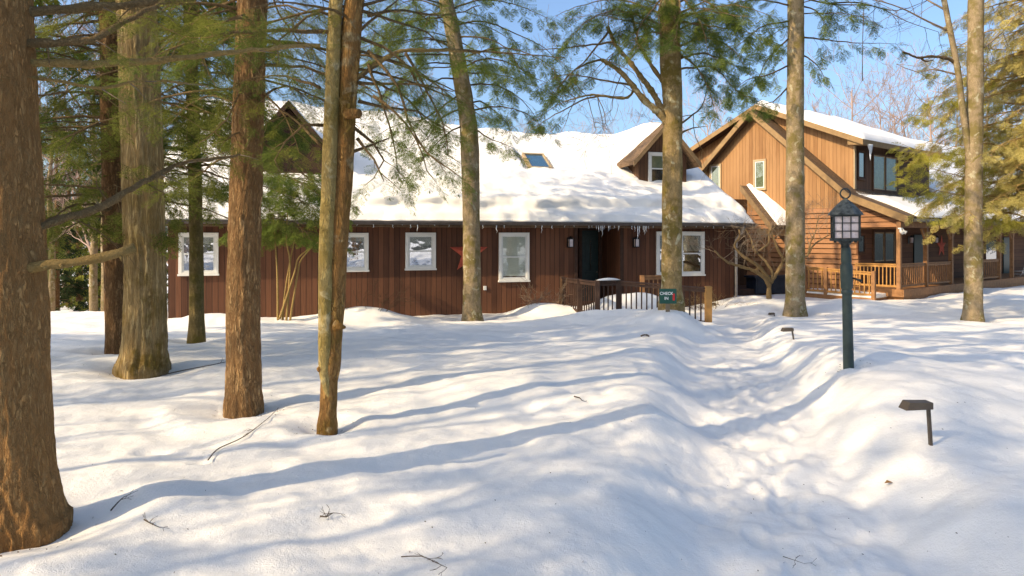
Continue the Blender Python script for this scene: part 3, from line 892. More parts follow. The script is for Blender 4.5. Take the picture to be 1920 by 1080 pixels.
r.prism([(-KP, 0, ZP), (-KP, 0, ZP+th), (-10.9, 0, wz(10.9)+th), (-10.9, 0, wz(10.9))], (0, YE+.3, 0))
wr = r.build('roof', M['shingle'], WG)
r = MB()
r.prism([(x, -.035, z-.12) for x, z in rp]+[(x, -.035, z+th+.015) for x, z in reversed(rp)], (0, .033, 0))
r.prism([(-KP, -.035, ZP-.12), (-KP, -.035, ZP+th+.015), (-10.9, -.035, wz(10.9)+th+.015), (-10.9, -.035, wz(10.9)-.12)], (0, .033, 0))
r.build('rake_board', M['rakegold'], WG)
# shed dormers on both slopes
DY0, DY1 = 1.0, 8.2
def dz(k): return 7.25-.445*abs(KP-k)
dm = MB()
dm.prism([(-2.1, DY0, wz(2.1)+.1), (-2.1, DY0, dz(2.1)), (-KP, DY0, 7.2)], (0, .12, 0))
cheek = dm.build('dormer_cheek', M['gable'], WG)
dm = MB(); dm.prism([(-9.98, DY0, wz(9.98)+.1), (-KP, DY0, 7.2), (-9.98, DY0, dz(9.98))], (0, .12, 0)); dm.build('dormer_cheek', M['gable'], WG)
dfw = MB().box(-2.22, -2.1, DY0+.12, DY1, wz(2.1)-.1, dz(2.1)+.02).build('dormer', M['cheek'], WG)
MB().box(-2.09, -2.04, DY0-.03, DY0+.1, wz(2.1)+.12, dz(2.1)-.01).build('corner_trim', M['tan'], dfw)
dr = MB()
dp = [(-KP, 7.25), (-1.5, dz(1.5))]
dr.prism([(-KP, .45, 7.25), (-1.5, .45, dz(1.5)), (-1.5, .45, dz(1.5)+.13), (-KP, .45, 7.38)], (0, DY1-.2, 0))
dr.prism([(-KP, .45, 7.25), (-KP, .45, 7.38), (-10.4, .45, dz(10.4)+.13), (-10.4, .45, dz(10.4))], (0, DY1-.2, 0))
dro = dr.build('dormer_roof', M['soffit'], WG)
dr = MB()
dr.prism([(-KP, .41, 7.18), (-1.47, .41, dz(1.5)-.07), (-1.47, .41, dz(1.5)+.15), (-KP, .41, 7.40)], (0, .037, 0))
dr.prism([(-KP, .41, 7.18), (-KP, .41, 7.40), (-10.4, .41, dz(10.4)+.15), (-10.4, .41, dz(10.4)-.07)], (0, .037, 0))
dr.box(-1.497, -1.465, .45, DY1+.2, dz(1.5)-.07, dz(1.5)+.15)
dr.prism([(-2.1, DY0-.5, dz(2.1)-.26), (-1.52, DY0-.5, dz(1.5)-.05), (-1.52, DY0-.5, dz(1.5)-.01), (-2.1, DY0-.5, dz(2.1)-.01)], (0, .5, 0))
dr.build('rake_board', M['rakegold'], dro)
n1, n2 = 90, 40
uu = np.linspace(0, 1, n2)[:, None]; yy = .5+(DY1-.0)*np.linspace(0, 1, n1)[None, :]
X = -KP-.25+(KP+.25-1.48)*uu+0*yy; Y = yy+0*uu
bs = 7.38-.445*np.abs(X+KP)
ed = np.minimum(np.minimum((Y-.5)/.5, (.5+DY1-Y)/.5), (-1.48-X)/.35)
t_ = (.25+.05*fbm(X*1.2, Y*1.2, 0, 3, 5))*np.sqrt(np.clip(sstep(-.03, 1, ed), 0, 1))
heightfield_solid('roof_snow', X, Y, bs+np.maximum(t_, .015), bs-.02, M['snow'], dro)
# snow on the porch roof and on the main slope beyond the dormer
uu = np.linspace(0, 1, 50)[:, None]; yy = np.linspace(0, 1, 110)[None, :]
k0, k1 = 1.95, -.28
Kk = k0+(k1-k0)*uu+0*yy; Y = .85+.35*uu*0+(YE-.6)*yy+.25*np.sin(uu*3)*(1-yy)**6+0*uu
bs = np.where(Kk > 1.84, wz(1.84)+.91*(Kk-1.84), wz(1.84)-.44*(1.84-Kk))+th
ed = np.minimum(np.minimum((Y-.85-.2*vnoise(Kk*3, 0*Kk, 0, 3)**2)/.35, (Kk-k1)/.3), (1.7-Kk+.5*sstep(5, 8, Y))/.4)
t_ = (.17+.06*fbm(Kk*1.3, Y*1.0, 0, 3, 15))*np.sqrt(np.clip(sstep(-.02, 1, ed), 0, 1))
heightfield_solid('porch_snow', -Kk, Y, bs+np.maximum(t_, -.03), bs-.05, M['snow'], wr)
Kk = 1.8+(KP-1.8)*uu+0*yy; Y = DY1+.7+(YE-DY1-.5)*yy+0*uu
bs = wz(1.84)+.91*(Kk-1.84)+th
t_ = .2+.06*fbm(Kk*1.3, Y*1.0, 0, 3, 16)
heightfield_solid('roof_snow', -Kk, Y, bs+t_, bs-.03, M['snow'], wr)
# icicle at the dormer corner
m = MB(); yi = .95; 
for (dx, ln) in ((0, .62), (.05, .34), (-.06, .22)):
    m.tube([Vector((-1.44, yi+dx*2, dz(1.5)-.02-ln*j/5)) for j in range(6)], [(.045+.03*ln)*(1-j/5.5)**.9 for j in range(6)], 7)
m.build('icicle', M['ice'], WG, True)
# windows of the gable, dormer and porch wall
def gwin(px0, px1, py0, py1, **k):
    x0, zt = W.py(px0, py0, GY); x1, zb = W.py(px1, py1, GY); return window(WG, (x0+x1)/2, GY, zb, 0, x1-x0, zt-zb, **k)
gwin(1413, 1437, 300, 354, frame='tan', glass='glassb', blind='blindgreen', split=False)
gwin(1331, 1353, 309, 364, frame='tan', glass='glassb', blind='blindgreen', split=False)
def xwin(px0, px1, py0, py1, xp, **k):
    y0, _ = W.pxx(px0, py0, xp); y1, _ = W.pxx(px1, py0, xp); ym, pm = (y0+y1)/2, (px0+px1)/2
    _, zt = W.pxx(pm, py0, xp); _, zb = W.pxx(pm, py1, xp)
    return window(k.pop('parent', WG), xp, ym, zb, math.pi/2, y1-y0, zt-zb, **k)
xwin(1607, 1622, 281, 336, -2.1, parent=dfw, frame='cheek', sash='soffit', split=False)
xwin(1635, 1682, 290, 359, -2.1, parent=dfw, frame='cheek', sash='tan', glass='glassb', blind='blindgreen', units=2, split=False)
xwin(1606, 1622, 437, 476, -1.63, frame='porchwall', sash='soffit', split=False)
xwin(1636, 1678, 432, 492, -1.63, frame='cheek', sash='tan', units=2, split=False)
xwin(1846, 1870, 447, 490, -1.63, frame='cheek', sash='soffit', split=False)
def xbox(name, px0, px1, py0, py1, xp, d, mat):
    y0, _ = W.pxx(px0, py0, xp); y1, _ = W.pxx(px1, py0, xp); pm = (px0+px1)/2
    _, zt = W.pxx(pm, py0, xp); _, zb = W.pxx(pm, py1, xp)
    return MB().box(xp, xp+d, y0, y1, zb, zt).build(name, M[mat], WG, bevel=.01)
xbox('door', 1712, 1732, 440, 520, -1.63, .05, 'door')
xbox('door', 1880, 1897, 445, 516, -1.63, .05, 'door')
for p in (1703, 1750):
    y, z = W.pxx(p, 450, -1.63); m = MB(); m.box(-1.63, -1.61, y-.06, y+.06, z-.15, z+.15); m.lathe([(.02, .2), (.1, .13), (.1, .1)], (-1.5, y, z), 4); m.lathe([(.08, -.13), (.085, -.12)], (-1.5, y, z), 4); m.box(-1.6, -1.5, y-.02, y+.02, z+.1, z+.13)
    o = m.build('wall_lamp', M['black'], WG); MB().lathe([(.06, -.118), (.07, .1)], (-1.5, y, z), 8).build('lamp_glass', M['frost'], o)
# porch deck, posts, beam, railings
dk = MB(); dk.box(-1.63, .12, .02, YE, -.27, -.24)
dk.box(.12, .16, -.02, YE, -.5, -.235); dk.box(-1.63, .12, -.03, .015, -.5, -.235); dk.box(-1.5, .1, .1, YE, -1.0, -.28)
dk.build('porch_deck', M['deckwood'], WG)
bm = MB(); bm.box(-.12, .03, .05, YE, 2.0, 2.2); bm.box(-1.63, -.12, GY+.1, GY+.2, 1.95, 2.1)
bm.build('porch_beam', M['railwarm'], WG)
MB().box(-1.6, -.15, .6, YE, 2.28, 2.31).build('porch_ceiling', M['soffit'], WG)
MB().tube([Vector((.34, .3, 2.25)), Vector((.34, YE, 2.25))], [.06, .06], 8).build('gutter', M['gutter'], WG)
posts = [0.08]+[W.pxx(p, 480, 0)[0] for p in (1738, 1785, 1838, 1875, 1899)]
for i, y in enumerate(posts):
    m = MB(); m.box(-.11, .03, y-.07, y+.07, -.24, 2.0)
    if i:
        for sg in (-1, 1):
            m.bar((-.04, y+sg*.06, 1.55), (-.04, y+sg*.40, 1.97), .07, .07)
    m.build('porch_post', M['railwarm'], WG)
def railing(parent, a, b, ztop, zbot, mat, name='porch_railing', zb2=None, zt2=None, gap=.13, w=.035, skip=0):
    """a, b: (x, y) in the parent's frame; children baluster"""
    a = Vector((*a, 0)); b = Vector((*b, 0)); zt2 = ztop if zt2 is None else zt2; zb2 = zbot if zb2 is None else zb2
    m = MB(); m.bar(a+UP*ztop, b+UP*zt2, .09, .04); m.bar(a+UP*(ztop-.07), b+UP*(zt2-.07), .04, .07); m.bar(a+UP*zbot, b+UP*zb2, .04, .07)
    o = m.build(name, M[mat], parent)
    L = (b-a).length; n = int(L/gap)
    for i in range(n):
        f = (i+.5)/n; p = a.lerp(b, f)
        MB().bar(p+UP*(zbot+(zb2-zbot)*f-.03), p+UP*(ztop+(zt2-ztop)*f-.05), w, w, (1,0,0)).build('baluster', M[mat], o)
    return o
ZR = .66
railing(WG, (-.04, posts[0]+.08), (-.04, posts[1]-.07), ZR, -.13, 'railwarm', gap=.16)
railing(WG, (-.04, posts[1]+.07), (-.04, posts[2]-.07), ZR, -.13, 'railwarm', gap=.17)
railing(WG, (-.04, posts[3]+.07), (-.04, posts[4]-.07), ZR, -.13, 'railwarm', gap=.22)
railing(WG, (-1.6, .06), (-.12, .06), ZR, -.13, 'railgold')
# the ramp in front of the gable end
RYF = -1.0
xa, za = W.py(1508, 500, RYF); xb, zb_ = W.py(1638, 511, RYF)
RMP = empty('ramp', W.wld(0, 0, 0), R(-52), 'golden wooden access ramp with railing and snow along the house end', 'ramp')
m = MB(); zl, zr = za-1.0, zb_-.92
m.prism([(xa, RYF-.05, zl-.3), (xb, RYF-.05, zr-.3), (xb, RYF-.05, zr), (xa, RYF-.05, zl)], (0, 1.15, 0)); m.build('deck', M['deckwood'], RMP)
uu = np.linspace(0, 1, 40)[None, :]; vv = np.linspace(0, 1, 12)[:, None]
X = xa+(xb-xa)*uu+0*vv; Y = RYF-.03+1.1*vv+0*uu; bs = zl+(zr-zl)*uu+0*vv
heightfield_solid('snow_cover', X, Y, bs+.13+.04*fbm(X*2, Y*2, 0, 2, 8)-.09*(1-sstep(0, .12, vv)), bs-.01, M['snow'], RMP)
for xx in (xa+.04, xa+(xb-xa)*.33, xa+(xb-xa)*.66, xb):
    f = (xx-xa)/(xb-xa); MB().box(xx-.06, xx+.06, RYF-.06, RYF+.06, zl+(zr-zl)*f-.5, za+(zb_-za)*f+.05).build('post', M['railwarm'], RMP)
railing(RMP, (xa+.1, RYF), (xb-.06, RYF), za, zl+.12, 'railgold', 'railing', zr+.12, zb_, gap=.17)
# porch star, spot light
y, z = W.pxx(1764, 462, -1.63); barn_star('barn_star', .52, 'bright orange red star hanging on the wall inside the porch', 'redstar', W, -1.6, y, z, math.pi/2)
m = MB()
for sg in (-1, 1):
    c = Vector((.06, .05+sg*.09, 1.86)); m.tube([c+Vector((0, sg*.0, .08)), c, c+Vector((.1, sg*.05, -.06))], [.03, .055, .07], 10)
m.box(-.03, .07, -.05, .15, 1.93, 1.98); m.build('spotlight', M['white'], WG, True)

# ------------------------------------------------------------------ covered entry between lodge and wing
E = Frame((9.93, 29.6, 0), HA)
EN = empty('covered_entry', (9.93, 29.6, 0), HA, 'small dark covered entry with snowy lean-to roof between lodge and golden house', 'entry porch')
ro = MB(); ro.prism([(0, 0, 3.77), (0, -2.1, 2.0), (0, -2.1, 2.12), (0, 0, 3.89)], (2.6, 0, 0)); er = ro.build('roof', M['shingle'], EN)
MB().prism([(-.04, .02, 3.66), (-.04, -2.14, 1.86), (-.04, -2.14, 2.14), (-.04, .02, 3.93)], (.038, 0, 0)).build('rake_board', M['rake'], EN)
uu = np.linspace(0, 1, 30)[None, :]; vv = np.linspace(0, 1, 30)[:, None]
X = .3+2.2*uu+0*vv; Y = -2.08+2.1*vv+0*uu; bs = 3.89+.843*Y
t_ = (.2+.05*fbm(X*2, Y*2, 0, 2, 2))*np.sqrt(sstep(-.02, .25, np.minimum(uu+0*vv, vv+0*uu)))
heightfield_solid('roof_snow', X, Y, bs+np.maximum(t_, .02), bs-.02, M['snow'], er)
MB().box(-.5, 1.6, -2.0, -1.85, 1.72, 1.97).build('beam', M['rakegold'], EN)
x, z = E.py(1440, 500, -1.9); m = MB(); m.box(x-.07, x+.07, -1.97, -1.83, -.7, 1.72); m.bar((x-.05, -1.9, 1.3), (x-.4, -1.9, 1.7), .07, .07); m.bar((x+.05, -1.9, 1.3), (x+.4, -1.9, 1.7), .07, .07); m.build('post', M['railwarm'], EN)
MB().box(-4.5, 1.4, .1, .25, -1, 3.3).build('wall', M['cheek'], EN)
MB().box(-3.2, 1.2, -2.2, .1, -.8, -.42).build('deck', M['soffit'], EN)
x0, _ = E.py(1392, 540, -1.5); x1, _ = E.py(1500, 540, -1.5)
BN = MB(); BN.box(x0, x1, -2.35, -1.6, .02, .10); BN.box(x0+.08, x1-.08, -2.3, -1.65, -.6, .018)
for i in range(4): BN.box(x0+.15+i*(x1-x0)/4, x0+.2+i*(x1-x0)/4, -2.32, -2.3, -.6, 0)
o = BN.build('storage_bench', M['navy'], None, bevel=.015); o.location = (9.93, 29.6, 0); o.rotation_euler = (0,0,HA)
tag(o, 'dark navy storage bench low in the shaded covered entry', 'bench')

# ------------------------------------------------------------------ railings at the lodge entrance
def w_at(px, py, Y): return P3(px, py, Y)
RL = empty('entry_railing', (0,0,0), 0, 'brown slatted wooden railing of the entrance ramp behind the check in sign', 'railing')
segs = [((1054,521,19.6),(1120,529,17.5),'raildark'), ((1120,529,17.5),(1160,527.5,17.9),'raildark'), ((1160,527.5,17.9),(1330,541,16.8),'raildark')]
for a, b, mm in segs:
    A = w_at(*a); B = w_at(*b)
    railing(RL, (A.x, A.y), (B.x, B.y), A.z, A.z-.84, mm, 'rail', B.z-.84, B.z, gap=.135, w=.032)
for (px, py, Y, mm, h) in ((1054,520,19.6,'railwarm',1.3),(1086,524,18.5,'raildark',1.2),(1120,527,17.5,'raildark',1.2),(1160,526,17.9,'raildark',1.2),(1240,533,17.35,'raildark',1.3),(1328,538,16.8,'railgold',1.2)):
    p = w_at(px, py, Y); w = .075 if mm == 'railgold' else .06
    MB().box(p.x-w, p.x+w, p.y-w, p.y+w, p.z-h, p.z+.02).build('post', M[mm], RL, bevel=.008)
A = w_at(1120,527.5,17.5); B = w_at(1160,526,17.9)
n = 24; uu = np.linspace(0,1,n)[None,:]; vv = np.linspace(0,1,8)[:,None]
dirv = (B-A); nr = Vector((-dirv.y, dirv.x, 0)).normalized()
X = A.x+dirv.x*uu+nr.x*(vv-.5)*.14; Y = A.y+dirv.y*uu+nr.y*(vv-.5)*.14; bs = A.z+dirv.z*uu+.02+0*vv
heightfield_solid('snow_cap', X, Y, bs+.06*np.sqrt(np.clip(np.sin(np.pi*np.clip(uu,.02,.98))*np.sin(np.pi*np.clip(vv,.05,.95)),0,1)), bs-.002, M['snow'], RL)
A = w_at(1204,518,20.2); B = w_at(1262,519,20.6)
RL2 = empty('landing_railing', (0,0,0), 0, 'short weathered railing under the double window of the lodge', 'railing')
railing(RL2, (A.x, A.y), (B.x, B.y), A.z, A.z-.84, 'railwarm', 'rail', gap=.15)
MB().box(A.x-.06, A.x+.06, A.y-.06, A.y+.06, A.z-1.2, A.z+.03).build('post', M['railwarm'], RL2)
# ------------------------------------------------------------------ trees of the yard
TREES = {}
def tree(name, label, prof, mat, top, cat='tree', nseg=48, ridge=.08, rf=9, zf=.22, flare=.12, seed=1, group=None, well=.09, sink=.4, Y=None, ms=.05):
    px, py, w = prof[0]
    b = hit(px, py); Yc = b.y if Y is None else Y
    oc = 1/math.sqrt(1+((px-960)/F)**2)      # a round trunk looks wider towards the edge of a flat picture
    r0 = w*Yc/F/2*oc; Yc += r0*.9
    base = Vector(((px-960)*Yc/F, Yc, ground1((px-960)*Yc/F, Yc)))
    pts = [Vector((base.x, base.y, base.z-sink))]; rad = [r0]
    for (a, b_, c) in prof:
        q = P3(a, b_, Yc)
        if q.z < base.z+.02: q.z = base.z+.02
        pts.append(q); rad.append(c*Yc/F/2*oc)
    d = (pts[-1]-pts[-2]).normalized(); d = (d+Vector((0,0,1.2))).normalized()
    k = 6; p = pts[-1].copy(); L = (top-p.z); r = rad[-1]
    for j in range(1, k+1):
        d = (d*.7+UP*.3+Vector((random.uniform(-.03,.03), random.uniform(-.03,.03), 0))).normalized()
        p = p+d*(L/k); pts.append(p.copy()); rad.append(max(.02, r*(1-j/k)**.8))
    root = empty(name, base, 0, label, cat, group)
    trunk_mesh('trunk', pts, rad, M[mat], root, base, nseg, ms, ridge, rf, zf, seed, flare, base.z)
    zs_ = np.array([q.z for q in pts]); xs_ = np.array([q.x for q in pts]); ys_ = np.array([q.y for q in pts]); rs_ = np.array(rad)
    ax = lambda z: Vector((float(np.interp(z, zs_, xs_)), float(np.interp(z, zs_, ys_)), z))
    if well: WELLS.append((base.x, base.y, r0*1.7+.09, well))
    T = dict(root=root, base=base, Y=Yc, ax=ax, rad=lambda z: float(np.interp(z, zs_, rs_)), top=top)
    TREES[label] = T; return T

def fin(T, fol, wood, mats, temps, woodmat, name='crown'):
    off = tuple(T['base'])
    for o in (fol.mesh(name, temps, M[mats], T['root'], off),): pass
    if wood.v: wood.build('branchwork', M[woodmat], T['root'], True, off=off)

def pb(T, pl, dY=0.0, d0=0.0):
    """polyline given by picture points, running from the tree's own depth to dY metres behind (+) or before (-) it"""
    n = len(pl)-1
    return [P3(a, b, T['Y']+d0+dY*(i/n)**1.2) for i, (a, b) in enumerate(pl)]

# T1: the great trunk on the left edge
T1 = tree('pine_tree', 'huge reddish brown trunk at the left edge with broken stub branch', 
          [(45,1003,164),(42,965,159),(36,915,154),(30,850,150),(22,700,148),(19,540,145),(11,300,136),(-5,0,130)], 'pinebig', 15, nseg=170, ridge=.085, rf=17, zf=.26, flare=.12, seed=3, Y=3.62, ms=.022)
rg = random.Random(21)
def limb(T, pl, dY, r0, r1, mat, f=None, wood=None, keep=1, f0=.35, sub=.4, sc=.2, gap=.12, d0=0, ns=9):
    pts = pb(T, pl, dY, d0); off = tuple(T['base'])
    m = MB(); cp = crom(pts, .05); n = len(cp)
    ph = rg.uniform(0, 9)
    rr = [(r0+(r1-r0)*i/(n-1))*(1+.10*math.sin(i*.9+ph)+.08*math.sin(i*2.3+ph)) for i in range(n)]
    rr = [q*rg.uniform(.90, 1.12) for q in rr]
    cp = [p+Vector((rg.uniform(-1,1), rg.uniform(-1,1), rg.uniform(-1,1)))*min(.006, r0*.22) for p in cp]
    m.tube(cp, rr, ns)
    if T is T1:
        for q in range(3, n-1, 4):
            d = Vector((rg.uniform(-.6,.9), rg.uniform(-1,1), rg.uniform(-.9,.8))).normalized()
            if f is None: m.tube([cp[q], cp[q]+d*rr[q]*1.5, cp[q]+d*rr[q]*2.1], [rr[q]*.5, rr[q]*.32, rr[q]*.2], 6)
            else: grow(m, cp[q], d, rg.uniform(.12, .38), max(.004, rr[q]*.25), 2, rg, 40, .7, 4, .25, -.05, (1,2), 4, .0016)
    m.build('branch', M[mat], T['root'], True, off=off)
    if f is not None: bough(f, wood, [p.copy() for p in pts], r1*.6, rg, f0, gap, sub, sc, .4, keep=keep)
fo = Fol(); wo = MB()
limb(T1, [(30,22),(100,18),(190,12),(330,0),(420,-14)], .5, .030, .014, 'branch', fo, wo, .5)
limb(T1, [(30,82),(110,80),(175,73),(235,40),(290,12),(330,-10)], .3, .027, .012, 'branch', fo, wo, .5)
limb(T1, [(20,118),(120,119),(210,120),(300,112),(400,102),(520,90),(600,84)], .9, .026, .011, 'gold', fo, wo, .55)
limb(T1, [(20,142),(100,150),(190,166),(240,154),(300,152),(380,160)], .4, .012, .005, 'gold', fo, wo, .7)
limb(T1, [(55,430),(110,412),(190,388),(250,352),(300,326),(340,306),(390,300),(450,290)], .9, .026, .008, 'branch', fo, wo, .9, .45, .35)
limb(T1, [(45,505),(90,497),(140,492),(190,482),(225,472),(254,462)], .1, .030, .023, 'gold', d0=-.06, ns=12)
fin(T1, fo, wo, 'leafolive', T_FINE, 'twig')
# T2..T4
T2 = tree('pine_tree', 'brown trunk half hidden behind the mossy oak on the left', [(226,661,56),(222,600,48),(215,450,45),(210,250,42),(206,0,40)], 'pine2', 17, seed=5)
T3 = tree('oak_tree', 'thick furrowed oak trunk with mossy flared foot near the left', [(268,700,90),(270,660,84),(272,560,79),(270,420,78),(264,200,78),(256,0,74)], 'oak', 18, nseg=110, ridge=.11, rf=15, zf=.10, flare=.15, seed=8, ms=.03)
T4 = tree('hemlock_tree', 'slim mossy trunk in front of the leftmost lodge window', [(369,643,32),(369,600,28),(367,400,26),(362,200,25),(356,0,24)], 'thin', 14, seed=13, ridge=.06)
T5 = tree('pine_tree', 'straight reddish pine trunk with scaly bark, second big one from left', [(457,770,69),(457,735,65),(456,600,63),(460,400,61),(466,200,58),(474,0,56)], 'pine', 18, nseg=120, ridge=.10, rf=17, zf=.22, flare=.09, seed=17, ms=.026)
# T6: two stems grown together
T6 = tree('twin_tree', 'twin stemmed tree with pale left stem and torn orange right stem', [(613,806,37),(615,770,31),(617,715,31),(620,690,36),(627,600,36),(636,430,36),(645,320,35),(651,200,34),(660,40,38),(668,-60,36)], 'orange', 15, nseg=80, ridge=.08, rf=12, flare=.08, seed=23, ms=.03)
b6 = T6['base']; Y6 = T6['Y']
ps = [P3(a, b, Y6-.05) for a, b in ((616,745),(609,700),(610,640),(612,480),(617,350),(622,200),(628,40),(632,-90))]
trunk_mesh('stem', ps+[P3(640,-700,Y6)], [q*Y6/F/2 for q in (10,21,26,29,29,27,26,24,14)], M['pale'], T6['root'], b6, 48, .03, .04, 9, .5, 29)
for kp, kr in (((((650,214,.1),(664,213,.14),(674,213,.16))), (.05,.045,.04)), (((604,690,.06),(596,694,.09)), (.04,.02)), (((630,610,.08),(647,614,.12)), (.05,.012))):
    MB().tube([P3(a_, b_, Y6-c_) for a_, b_, c_ in kp], list(kr), 10).build('knot', M['orange'], T6['root'], True, off=tuple(b6))
T7 = tree('hemlock_tree', 'crooked mossy trunk in front of the red star and lodge roof', [(885,601,37),(885,570,33),(884,420,32),(880,260,34),(872,190,32),(858,110,30),(845,40,28),(836,0,27)], 'grey', 16, nseg=56, seed=31, ridge=.05)
T8 = tree('maple_tree', 'lichen spotted forked trunk standing behind the green check in sign', [(1259,574,44),(1259,540,38),(1260,420,38),(1261,300,37),(1261,200,36),(1257,110,40),(1256,0,38)], 'lich', 16, nseg=64, seed=37, ridge=.06)
T9 = tree('hemlock_tree', 'grey trunk between the entrance and the tall green lamp post', [(1491,592,42),(1491,560,37),(1491,400,36),(1491,200,33),(1492,100,32),(1492,0,31)], 'grey', 17, nseg=56, seed=41, ridge=.05)
T10 = tree('maple_tree', 'grey forked trunk standing alone before the porch at the right', [(1825,603,40),(1825,570,37),(1825,400,35),(1828,200,33),(1830,0,31)], 'grey', 17, nseg=56, seed=43, ridge=.05)

# T10's second stem and its dark bent branch
m = MB(); p10 = pb(T10, [(1818,300),(1810,240),(1803,190),(1797,140),(1788,90),(1778,40),(1770,0),(1755,-60)], -.2)
m.tube(crom(p10, .08), list(np.linspace(.085, .06, len(crom(p10, .08)))), 10); m.build('stem', M['grey'], T10['root'], True, off=tuple(T10['base']))
limb(T10, [(1799,128),(1788,115),(1770,108),(1745,106),(1722,108),(1705,102),(1692,97)], -.5, .05, .02, 'branchdark')
limb(T10, [(1726,108),(1735,115),(1750,113)], 0, .025, .018, 'branchdark', d0=-.25)
wo = MB()
for pl in ([(1785,60),(1740,40),(1690,15),(1640,0),(1580,-8)], [(1795,140),(1750,130),(1720,135),(1680,120)], [(1775,20),(1730,-5),(1690,-30)], [(1830,100),(1880,60),(1910,20)]):
    q = pb(T10, pl, rg.uniform(-1, 1)); wo.tube(crom(q, .2), list(np.linspace(.03, .006, len(crom(q, .2)))), 5)
    for p in crom(q, .3)[1:]: grow(wo, p, Vector((rg.uniform(-1,1), rg.uniform(-.5,.5), rg.uniform(-.8,.5))).normalized(), .7, .009, 2, rg, 40)
wo.build('branchwork', M['twig'], T10['root'], True, off=tuple(T10['base']))

def lenlin(a, b, z0, z1): return lambda z: a+(b-a)*min(1, max(0, (z-z0)/(z1-z0)))
def zrange(a, b, st, rg_):
    out = []; z = a
    while z < b: out.append(z+rg_.uniform(-.08, .08)); z += st
    return out
# ---- T5 (6.5 m away)
rg = random.Random(51); fo = Fol(); wo = MB()
for pl, dy in (([(480,120),(450,170),(425,225),(385,262)], -.7), ([(470,150),(520,200),(545,240),(560,285)], -.5), ([(500,90),(560,80),(610,100),(650,140)], .7), ([(450,60),(400,50),(340,70),(300,110)], .4),
               ([(470,40),(430,20),(380,30),(330,15)], -.5), ([(495,270),(530,290),(560,320),(590,345)], .5), ([(450,290),(410,300),(370,330),(340,350)], .5), ([(480,20),(540,10),(600,30),(640,10)], -.6),
               ([(495,180),(540,160),(580,190)], .2), ([(450,200),(400,180),(350,200),(310,240)], .9), ([(480,240),(440,250),(410,280)], -.45)):
    bough(fo, wo, pb(T5, pl, dy), .014, rg, .2, .10, .42, .22, .45)
auto_boughs(fo, wo, T5['ax'], zrange(3.0, 5.2, .11, rg), rg, lambda z: 1.9, f0=.2, gap=.12, sub=.5, sc=.25, rise=.1)
fin(T5, fo, wo, 'leafolive', T_FINE, 'branch')
fo = Fol(); wo = MB()
auto_boughs(fo, wo, T5['ax'], zrange(6.0, 16.5, .26, rg), rg, lenlin(2.4, .6, 5, 17), gap=.3, sub=.9, sc=.5, droop=.25)
fin(T5, fo, wo, 'leaf', T_COARSE, 'branchdark')
# ---- T6
rg = random.Random(52); fo = Fol(); wo = MB()
for pl, dy in (([(668,150),(740,100),(790,95),(850,94),(960,100),(1060,108)], .8), ([(665,155),(740,156),(800,160),(850,172)], .3), ([(690,95),(745,160),(765,225),(800,285),(860,330)], -.4),
               ([(600,165),(560,150),(510,140),(460,150)], .4), ([(605,275),(570,240),(540,215),(510,205)], .4), ([(608,235),(570,235),(535,265),(515,300)], -.3), ([(650,40),(600,20),(550,50),(510,90)], -.4),
               ([(672,60),(720,20),(760,-10)], .2), ([(660,285),(700,270),(730,258)], .3), ([(665,240),(700,270),(720,300),(700,335)], .3), ([(675,20),(740,40),(800,60),(830,90)], .6), ([(690,30),(760,20),(830,30),(900,10)], .9), ([(700,180),(740,210),(780,260),(800,320)], -.2), ([(690,120),(720,200),(735,260),(745,320)], .1), ([(672,190),(720,200),(780,210),(830,240)], .5), ([(672,70),(720,90),(770,130),(800,190)], .2), ([(680,10),(740,-5),(800,0)], .4), ([(760,100),(790,150),(830,230),(840,290)], .6), ([(670,260),(700,300),(720,340)], -.2)):
    bough(fo, wo, pb(T6, pl, dy), .017, rg, .35, .12, .42, .21, .5)
auto_boughs(fo, wo, T6['ax'], zrange(3.0, 4.6, .14, rg), rg, lambda z: 1.7, f0=.25, gap=.12, sub=.5, sc=.23, rise=.1)
fin(T6, fo, wo, 'leaf', T_FINE, 'branch')
fo = Fol(); wo = MB()
auto_boughs(fo, wo, T6['ax'], zrange(5.7, 14, .28, rg), rg, lenlin(2.4, .6, 5, 15), gap=.3, sub=.9, sc=.5, droop=.25)
fin(T6, fo, wo, 'leaf', T_COARSE, 'branchdark')
limb(T6, [(662,152),(740,100),(800,94),(850,94),(900,98)], .6, .022, .012, 'gold')
# ---- T2, T4: the green mass on the left
for T, seed, z0, z1, L in ((T2, 53, 1.9, 6.0, 2.6), (T4, 54, 2.6, 6.2, 2.1)):
    rg = random.Random(seed); fo = Fol(); wo = MB()
    auto_boughs(fo, wo, T['ax'], zrange(z0, z1, .062, rg), rg, lambda z: L, gap=.165, f0=.15, sub=.6, sc=.32, rise=.12, droop=.4)
    fin(T, fo, wo, 'leafolive' if T is T2 else 'leaf', T_MID, 'branch')
    fo = Fol(); wo = MB()
    auto_boughs(fo, wo, T['ax'], zrange(z1, T['top']-1, .3, rg), rg, lenlin(2.4, .6, z1, T['top']), gap=.3, sub=.9, sc=.55)
    fin(T, fo, wo, 'leaf', T_COARSE, 'branchdark')
# ---- T3 bare limbs above
rg = random.Random(55); wo = MB()
for z in (4.4, 5.2, 6.0, 7.0, 8.0, 9.5, 11):
    a = rg.uniform(0, 6.28); grow(wo, T3['ax'](z), Vector((math.cos(a), math.sin(a), .7)).normalized(), 1.6, .06, 4, rg, 38)
wo.build('branchwork', M['branch'], T3['root'], True, off=tuple(T3['base']))
